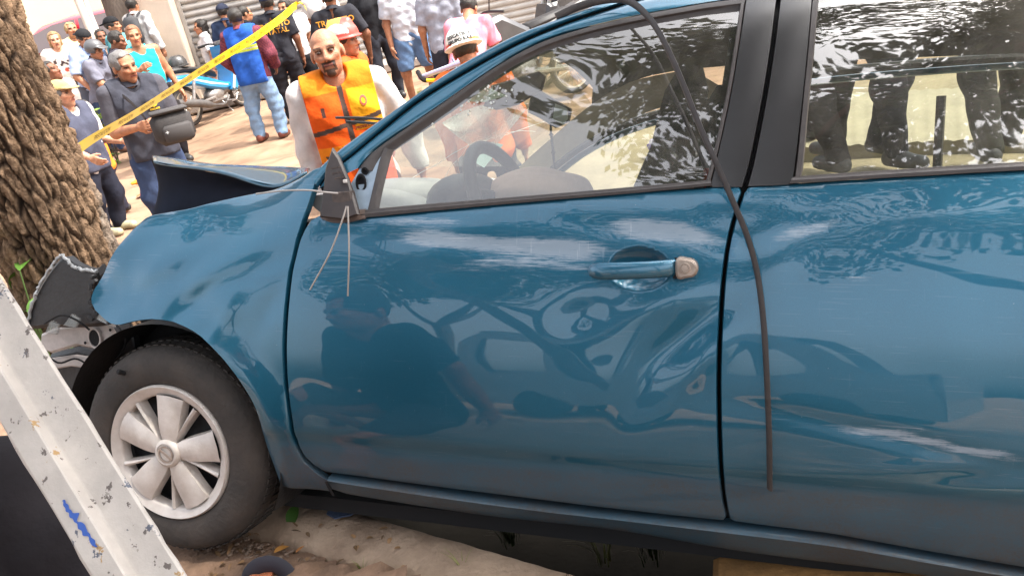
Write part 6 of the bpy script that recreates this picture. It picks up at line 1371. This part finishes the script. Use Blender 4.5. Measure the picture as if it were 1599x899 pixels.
# ------------------------------------------------------------------ people
GB = 'onlookers on the street'
BLK = (.016, .016, .019); NAVY = (.018, .022, .045); HB = (.018, .013, .011); GREYH = (.16, .15, .145)
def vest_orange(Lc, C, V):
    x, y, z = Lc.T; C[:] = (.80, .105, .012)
    C[(x > .035) & (z > 1.20)] = (.86, .36, .015); C[(x > .05) & (z > 1.06) & (z < 1.18) & (y < 0)] = (.84, .40, .02); C[(z > 1.40)] = (.80, .22, .015)  # yellow shoulder is the sun's highlight painted into the orange
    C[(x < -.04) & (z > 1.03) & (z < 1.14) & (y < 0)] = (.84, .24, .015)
    st = (np.abs(x-.005) < .013) | (np.abs(z-1.235-.12*x) < .012) | ((np.abs(x+.075) < .008) & (z < 1.06)) | ((np.abs(x+.13+.2*(z-1.05)) < .009) & (z < 1.10) & (z > .98))
    C[st] = (.085, .055, .045); C[(np.abs(x+.10) < .009) & (np.abs(z-1.315) < .022)] = (.10, .05, .04); C[(np.abs(z-1.045+.1*x) < .006) & (y < 0)] = (.60, .07, .01)
    return C
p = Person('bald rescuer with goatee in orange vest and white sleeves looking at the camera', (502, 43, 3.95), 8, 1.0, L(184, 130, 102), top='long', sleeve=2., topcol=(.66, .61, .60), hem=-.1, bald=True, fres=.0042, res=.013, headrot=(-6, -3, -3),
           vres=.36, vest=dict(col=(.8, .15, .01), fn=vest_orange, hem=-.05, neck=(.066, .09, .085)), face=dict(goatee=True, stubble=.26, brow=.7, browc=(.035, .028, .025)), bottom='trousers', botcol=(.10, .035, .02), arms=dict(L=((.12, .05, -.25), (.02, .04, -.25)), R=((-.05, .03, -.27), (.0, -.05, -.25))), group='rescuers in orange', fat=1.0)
T_ = np.array([(math.cos(q)*r*.9, math.sin(q)*r*1.25, 0) for r in (.0, .012, .02) for q in np.linspace(0, 6.283, 13)[:-1]]); F_ = [(12+i, 12+(i+1) % 12, 24+(i+1) % 12, 24+i) for i in range(12)]
on_cloth(p, 'vest', (T_, F_), 0, 1.335, -1, .105, mat('maroon_ink', (.28, .05, .02), .7), 'emblem')
on_cloth(p, 'vest', 'PROTECCION CIVIL', .017, 1.21, -1, .11, mat('maroon_ink', (.28, .05, .02), .7), 'lettering')
p = Person('grey haired man in charcoal polo with yellow emblem and arms folded before the hood', (183, 79, 6.1), 32, 1.0, 'tan', top='polo', sleeve=.85, topcol=(.085, .083, .10), hair=GREYH, fres=.006, res=.014, headrot=(18, 10, -4), vest=dict(col=(.05, .052, .068), hem=-.06), bottom='jeans', botcol=(.03, .045, .09),
           arms=dict(L=((.05, -.02, -.27), (-.16, -.19, .0)), R=((-.05, -.03, -.27), (.12, -.22, .02))), face=dict(stubble=.15), group=GB)
T_ = np.array([(math.cos(q)*r, math.sin(q)*r, 0) for r in (.0, .018, .03) for q in np.linspace(0, 6.283, 13)[:-1]]); F_ = [(i, (i+1) % 12, 12+(i+1) % 12, 12+i) for i in range(12)]+[(12+i, 12+(i+1) % 12, 24+(i+1) % 12, 24+i) for i in range(12)]
on_cloth(p, 'vest', (T_, F_), 0, 1.28, -1, .085, mat('yellow_print', (.72, .50, .03), .6), 'emblem'); on_cloth(p, 'vest', 'RESCATE', .018, 1.235, -1, .085, mat('yellow_print', (.72, .50, .03), .6), 'lettering')
# his shoulder bag
bp_ = at(270, 198, 5.95); sb = empty('shoulder_bag', (bp_[0], bp_[1], bp_[2]-.14), R(25), 'black padded shoulder bag at the hip of the grey haired man', 'bag')
mb = MB(); mb.box((0, 0, .14), (.29, .16, .24), bev=.05); V_ = np.array(mb.v); mb.build('bag_body', mat('bag_fabric', (.04, .036, .036), .8, var=.2, vscale=20, bump=.3, bscale=120), sb, True, 50)
mb = MB(); mb.box((0.02, -.085, .10), (.21, .05, .13), bev=.02); mb.build('front_pocket', mat('bag_fabric2', (.05, .045, .045), .8), sb, True, 50); mb = MB(); mb.box((0, -.02, .262), (.27, .13, .03), bev=.012); mb.build('flap', MATS['bag_fabric2'], sb, True, 50)
T, Fs = text_mesh('+', .05, 0); mb = MB(); mb.add([(q[0]-.06, -.117, q[1]+.12) for q in T], Fs); mb.build('logo', mat('white_print', (.75, .78, .8), .5), sb, False, recalc=False)
sh_ = p['J']['shR']; rt_ = p['root']; ws = Vector(p['U']((-.1, -.13, 1.38))); ws = Matrix.Rotation(rt_.rotation_euler.z, 3, 'Z') @ ws+Vector(rt_.location); lb = Matrix.Rotation(-R(25), 3, 'Z') @ (ws-Vector(sb.location))
mb = MB(); mb.tube(smooth_path([(-.16, 0, .24), (np.array((-.16, 0, .24))+np.array(lb))*.5+np.array([0, -.06, .02]), tuple(lb)], 16), .018, 6, True, flat=.3); mb.build('strap', MATS['bag_fabric2'], sb)
Person('man in grey backward helmet and grey shirt leaning in behind the grey haired man', (146, 65, 10.8), 75, 1.0, 'tan', top='shirt', sleeve=.9, topcol=(.16, .16, .20), bend=14, hat='helmet', hatcol=(.10, .10, .105), bottom='jeans', botcol=(.035, .05, .095), shoecol=(.12, .05, .03), arms=dict(L=((.03, -.12, -.24), (0, -.16, -.18)), R=((-.03, -.12, -.24), (0, -.16, -.18))), group=GB, step=.12)
p = Person('person in tan cap, white shirt and dark vest half hidden by the big tree', (87, 127, 6.75), 70, .95, 'pale', top='tee', sleeve=.8, topcol=(.62, .57, .56), vest=dict(col=(.07, .075, .11)), hat='cap', hatcol=L(172, 152, 104), bottom='trousers', botcol=(.02, .022, .035), shoecol=(.42, .38, .24), fres=.007, arms=dict(L=((.03, -.03, -.27), (.02, -.22, -.06)), R=((-.03, -.06, -.26), (0, -.18, -.1))), group=GB, headrot=(8, 0, 0), hair=GREYH)
Person('small person in orange shirt with dark hair behind the tan cap person', (121, 157, 7.7), -60, .82, 'tan', top='tee', sleeve=.8, topcol=(.72, .22, .03), bottom='trousers', botcol=(.03, .03, .045), group=GB, hair=HB)
Person('woman with short auburn hair in turquoise tank top holding a phone', (203, 40, 9.3), 38, 1.0, 'tan', top='tank', topcol=(.02, .45, .50), hem=-.06, bottom='leggings', botcol=(.02, .018, .022), hair=(.20, .085, .035), headrot=(-12, 4, 0), fat=1.25, arms=dict(L=((.08, .02, -.27), (.05, -.05, -.24)), R=((-.05, -.02, -.26), (.10, -.20, .08))), group=GB, fres=.007)
def printed(Lc, C, V):
    x, y, z = Lc.T; m = (y < 0) & (np.abs(x) < .11) & (z > 1.06) & (z < 1.33) & (wav(np.stack([x, x*0, z], -1), 90, 7) > .62); C[m] = (.06, .04, .04); C[(y < 0) & (np.hypot(x-.02, z-1.16) < .03)] = (.45, .08, .05); return C
Person('woman with light brown bob in white printed t-shirt before the red car', (80, 50, 11.6), 18, 1.0, 'pale', top='tee', sleeve=.75, topcol=(.68, .60, .54), topfn=printed, bottom='leggings', botcol=(.10, .09, .09), hair=(.26, .16, .07), hairlen=.10, fat=1.2, group=GB, headrot=(12, 4, 0))
Person('older woman with tied hair in pale yellow blouse before the red car', (107, 35, 12.0), 25, 1.0, 'tan', top='tee', sleeve=.8, topcol=(.72, .64, .36), hair=(.34, .22, .10), bottom='skirt', botcol=(.08, .07, .09), group=GB, headrot=(12, -8, 0))
Person('man in light blue shirt with black hair stooping behind the helmeted man', (129, 47, 10.9), 55, 1.05, 'tan', top='shirt', sleeve=.95, topcol=(.36, .45, .66), bend=18, bottom='trousers', botcol=(.09, .10, .13), hat='cap_back', hatcol=(.02, .02, .022), group=GB, fat=1.15, arms=dict(R=((-.1, -.04, -.25), (.04, -.16, -.2))))
Person('man with cropped dark hair and dark shirt beside the turquoise top woman', (172, 49, 9.9), 95, 1.0, 'dark', top='shirt', sleeve=.8, topcol=(.04, .035, .045), bottom='trousers', botcol=BLK, headrot=(0, 18, 0), group=GB)
Person('person in black backward cap behind the turquoise top woman', (171, 27, 11.2), 85, 1.02, 'tan', top='tee', topcol=(.10, .30, .32), hat='cap_back', hatcol=(.015, .015, .017), bottom='trousers', botcol=BLK, group=GB)
Person('person with dark hair half seen between the post and the black cap person', (154, 46, 12.0), 30, .98, 'dark', top='tee', topcol=(.25, .16, .13), bottom='trousers', botcol=BLK, group=GB)
p = Person('person in white shirt with black backpack seen from behind at the cream wall', (203, -2, 12.8), 160, 1.0, 'tan', top='shirt', sleeve=2., topcol=(.66, .64, .62), bottom='trousers', botcol=BLK, group=GB)
rt_ = p['root']; bpk = empty('backpack', tuple(np.array(rt_.location)+rotm('Z', R(160)) @ p['U']((-.03, .16, 1.05))), R(160), 'dark grey backpack on the back of the white shirted person', 'backpack')
mb = MB(); mb.box((0, .05, .18), (.28, .16, .42), bev=.06); mb.build('pack', mat('backpack_fabric', (.06, .06, .065), .8, var=.2, vscale=12), bpk, True, 50); mb = MB(); mb.box((0, .135, .10), (.2, .04, .2), bev=.015); mb.build('front_pocket', MATS['backpack_fabric'], bpk, True, 50)
mb = MB(); mb.tube(smooth_path([(-.1, 0, .36), (-.11, -.08, .42), (-.12, -.22, .38), (-.13, -.26, .2)], 12), .02, 6, True, flat=.35); mb.tube(smooth_path([(.1, 0, .36), (.11, -.08, .42), (.12, -.22, .38), (.13, -.26, .2)], 12), .02, 6, True, flat=.35); mb.build('strap', MATS['backpack_fabric'], bpk)
Person('dark haired person peering from behind the big tree trunk', (76, 95, 8.6), 80, .95, 'dark', top='tee', topcol=(.35, .30, .28), bottom='trousers', botcol=BLK, group=GB, headrot=(0, -14, 0))
Person('woman in grey tank top with dark straps standing by the roller shutter', (291, -14, 13.5), 5, 1.12, 'tan', top='tank', topcol=(.22, .21, .23), hair=HB, hairlen=.12, bottom='jeans', botcol=(.03, .04, .07), group=GB, fat=1.1, arms=dict(R=((-.1, .02, -.27), (.04, -.1, -.24))))
Person('schoolgirl in white blouse and grey pinafore skirt walking past the scooter', (309, 31, 13.4), -70, .98, 'tan', top='blouse', sleeve=.8, topcol=(.68, .66, .68), hem=.06, hair=HB, hairlen=.10, bottom='skirt', botcol=(.30, .31, .36), shoecol=(.02, .02, .02), group=GB)
def navyw(Lc, C, V): x, y, z = Lc.T; C[(z < 1.22)] = (.5, .48, .5); return C
Person('man in navy cap and navy and white shirt behind the blue vest man', (345, 7, 13.3), 170, 1.12, 'tan', top='shirt', sleeve=.8, topcol=(.03, .045, .09), topfn=navyw, hat='cap', hatcol=(.03, .035, .06), bottom='trousers', botcol=BLK, group=GB)
def plaid(Lc, C, V):
    C[:] = (.20, .05, .065); g = (np.sin(V[:, 2]*150) > .3) ^ (np.sin(V[:, 0]*150+V[:, 1]*150) > .3); C[g] = (.11, .03, .05); return C
def bluev(Lc, C, V):
    x, y, z = Lc.T; m = (np.abs(z-1.225) < .012) | (np.abs(z-1.265) < .010); C[m] = (.60, .75, .06); C[np.abs(z-1.245) < .007] = (.6, .62, .58); return C
Person('man seen from behind in royal blue vest, maroon plaid sleeves and pale jeans', (364, 13, 9.55), 172, 1.03, 'dark', top='shirt', sleeve=2., topcol=(.2, .05, .06), topfn=plaid, vest=dict(col=(.025, .10, .42), fn=bluev, hem=-.09), bottom='jeans', botcol=(.20, .30, .44), shoecol=(.14, .035, .022), group=GB, spread=.14, fat=1.15, arms=dict(L=((.10, -.01, -.25), (-.05, -.16, -.17)), R=((-.10, -.01, -.25), (.05, -.16, -.17))))
Person('dark haired man in black shirt with bag strap right of the blue vest man', (378, 9, 12.9), 125, 1.1, 'tan', top='shirt', sleeve=.8, topcol=BLK, bottom='trousers', botcol=BLK, group=GB)
Person('man in light blue shirt with raised arm in front of the shutter', (386, -24, 13.6), 15, 1.1, 'tan', top='shirt', sleeve=.8, topcol=(.40, .50, .62), bottom='trousers', botcol=(.08, .08, .1), group=GB, arms=dict(L=((.12, -.1, -.18), (-.02, -.16, .14))))
def uniform(head, yaw, label, s, **k): return Person(label, head, yaw, s, 'dark', top='uniform', sleeve=.85, topcol=(.030, .030, .037), bottom='trousers', botcol=(.022, .021, .026), hat='cap', hatcol=(.03, .04, .07), group='state traffic officers in dark uniform', **k)
p = uniform((413, -8, 10.3), 188, 'officer in dark uniform with gold lettering standing next to the white t-shirt woman', 1.02, arms=dict(L=((.07, .02, -.27), (.0, -.04, -.25))))
on_cloth(p, 'top', 'TRANSITO\nESTATAL', .088, 1.29, 1, 0.0)
Person('woman in white t-shirt between the two uniformed officers', (441, -1, 10.9), 20, .98, 'tan', top='tee', sleeve=.7, topcol=(.70, .68, .67), hair=HB, hairlen=.1, bottom='trousers', botcol=BLK, group=GB, headrot=(-40, 0, 0))
Person('person in loose off white top behind the right hand officer', (488, -34, 11.6), 10, 1.0, 'tan', top='tee', sleeve=.8, topcol=(.62, .58, .55), bottom='trousers', botcol=(.06, .05, .05), group=GB)
p = uniform((510, -20, 9.3), 184, 'officer in dark uniform with gold lettering behind the bald rescuer', 1.06, arms=dict(L=((.10, .02, -.26), (.02, -.05, -.25)), R=((-.12, .0, -.25), (.02, -.08, -.24))))
on_cloth(p, 'top', 'TRANSITO\nESTATAL', .088, 1.30, 1, 0.0)
p = Person('rescuer in red and white helmet with face turned right behind the bald rescuer', (532, 41, 6.2), 72, 1.0, 'tan', top='shirt', sleeve=2., topcol=(.70, .12, .03), hat='hardhat', hatcol=(.62, .08, .05), bottom='trousers', botcol=(.5, .09, .02), group='rescuers in orange', fres=.006)
hv = p['hatV']; a_ = p['hat'].data.attributes['Col']; C4 = np.ones((len(hv), 4), np.float32); l_ = (hv-p['hc']) @ p['Rh']; C4[:, :3] = (.60, .09, .07); C4[(l_[:, 2] > .10) & (l_[:, 1] > -.02), :3] = (.80, .42, .06); C4[(np.abs(l_[:, 0]) > .075) & (l_[:, 2] > .07), :3] = (.66, .60, .60); a_.data.foreach_set('color', C4.ravel())
Person('person in black shirt with hand at the hip left of the denim shorts man', (566, -44, 10.4), 20, 1.04, 'tan', top='shirt', sleeve=.9, topcol=BLK, bottom='trousers', botcol=(.03, .032, .042), group=GB, arms=dict(R=((-.14, .02, -.23), (.06, -.14, -.16))))
Person('man in white shirt and blue denim shorts', (615, -50, 9.6), 15, 1.06, 'tan', top='shirt', sleeve=.8, topcol=(.60, .62, .68), bottom='shorts', botcol=(.10, .17, .30), shoecol=(.16, .10, .07), group=GB, spread=.13)
Person('man in grey polo and navy trousers seen from behind', (673, -44, 9.3), 176, 1.06, 'tan', top='polo', sleeve=.85, topcol=(.33, .34, .40), bottom='trousers', botcol=(.035, .038, .055), group=GB)
Person('person in pink t-shirt bending over behind the white helmet', (733, -2, 8.4), 160, 1.05, 'tan', top='tee', sleeve=.8, topcol=(.80, .28, .36), bend=38, bottom='trousers', botcol=(.04, .04, .05), group=GB, arms=dict(L=((.06, -.02, -.27), (.02, -.02, -.25)), R=((-.06, -.02, -.27), (0, -.02, -.25))))
p = Person('rescuer in white lettered hard hat and orange overalls behind the car windscreen', (725, 50, 5.4), 172, 1.02, 'tan', top='shirt', sleeve=2., topcol=(.66, .15, .03), hat='hardhat', hatcol=(.82, .80, .75), bottom='trousers', botcol=(.03, .035, .05), group='rescuers in orange', headrot=(0, 4, 8), fres=.006, bend=10)
hv = p['hatV']; a_ = p['hat'].data.attributes['Col']; C4 = np.ones((len(hv), 4), np.float32); l_ = (hv-p['hc']) @ p['Rh']; C4[:, :3] = (.82, .80, .75); bz = (l_[:, 2] > .047) & (l_[:, 2] < .066); C4[bz & (np.abs(l_[:, 0]) > .06) & (l_[:, 0] < 0), :3] = (.75, .35, .01); C4[bz & (l_[:, 0] > .06), :3] = (.62, .05, .02); a_.data.foreach_set('color', C4.ravel())
def on_hat(p, txt, size, z):
    o = p['hat']; me = o.data; bv = BVHTree.FromPolygons([v.co.copy() for v in me.vertices], [tuple(q.vertices) for q in me.polygons]); T, Fs = text_mesh(txt, size, 0, 1.0, .0015); out = []; hc, Rh = p['hc'], p['Rh']
    for t in T:
        an = -t[0]/.125; d = np.array([math.sin(an), math.cos(an), 0]); c = hc+Rh @ np.array([0, .012, z+t[1]]); dw = Rh @ d; h = bv.ray_cast(Vector(c+dw*.4), Vector(-dw)); out.append((Vector(c+dw*.14) if not h[0] else h[0])+Vector(dw)*.003)
    mb = MB(); mb.add(out, Fs); mb.build('lettering', M_INK, o, False, recalc=False)
on_hat(p, 'RESCATISTA', .032, .098); on_hat(p, 'GRUPO S.A.S', .030, .064)
# people beyond the car: only a denim leg and dark legs show
def standing(u, v, h, yaw, label, **k):
    q = onz(u, v, 0.); return Person(label, ((q[0], q[1], h), None, None), yaw, 1.0, **k)
def PersonW(label, xyz, yaw, **k): return Person(label, (tuple(xyz), 0, None), yaw, **k)
q = onz(852, 50, 0.); PersonW('person in blue jeans and red shoes stepping beside the grey motorcycle', (q[0]+.1, q[1], 1.66), 10, top='tee', topcol=(.4, .35, .3), bottom='jeans', botcol=(.16, .22, .33), shoecol=(.5, .06, .03), group=GB)
GL = 'people standing beyond the car, their legs seen through its rear window'
for u, v, h, yw, lb, bc in ((1300, 256, 1.68, 200, 'dark trousered legs seen at the left edge of the rear car window', (.03, .028, .03)), (1392, 250, 1.72, 30, 'legs in dark trousers and sneakers at the middle of the rear car window', (.028, .03, .04)), (1556, 238, 1.70, 170, 'dark trousered legs seen at the right end of the rear car window', (.035, .035, .032)), (1245, 215, 1.7, 90, 'person in dark clothes hidden mostly by the black door pillar', (.03, .03, .035))):
    q = onz(u, v, .1); PersonW(lb, (q[0], q[1], h), yw, top='shirt', topcol=BLK, bottom='trousers', botcol=bc, shoecol=(.05, .05, .055), group=GL, step=.12, z0=.1)
# crouching man by the wheel
FT = onz(421, 903, .262)

kn_ = np.array([-.86, 1.36, .40])
PersonW('man in black t-shirt crouching by the wheel with one bare arm and toes showing', (-1.06, 1.27, 1.29), 188, skin=L(186, 112, 78), top='tee', sleeve=.95, topcol=(.016, .014, .016), hem=-.12, bottom='shorts', botcol=(.03, .03, .04), shoecol=None, bend=24, squat=True, z0=.25, res=.012,
        arms=dict(R=((-.12, .13, -.18), (.03, .13, -.22))), legw=dict(R=(kn_, FT+np.array([-.01, -.16, .07]))), toes='R', group=None)
sa = empty('sandal', (FT[0], FT[1]-.06, .25), 0, 'dark sandal on the bare foot at the bottom edge of the dirt', 'sandal')
mb = MB(); mb.prism([(.045*math.cos(q)*(1 if math.sin(q) > 0 else .8), .13*math.sin(q)) for q in np.linspace(0, 6.283, 25)[:-1]], -.004, .012, 'Z', .003); mb.build('sole', M_RUB, sa, True, 40)
mb = MB(); mb.tube([(.052*math.cos(q), .055+.01*math.sin(q), .006+.052*math.sin(q)) for q in np.linspace(0, math.pi, 14)], .024, 8, True, flat=.3); mb.build('strap', mat('navy_strap', (.03, .03, .042), .7), sa)
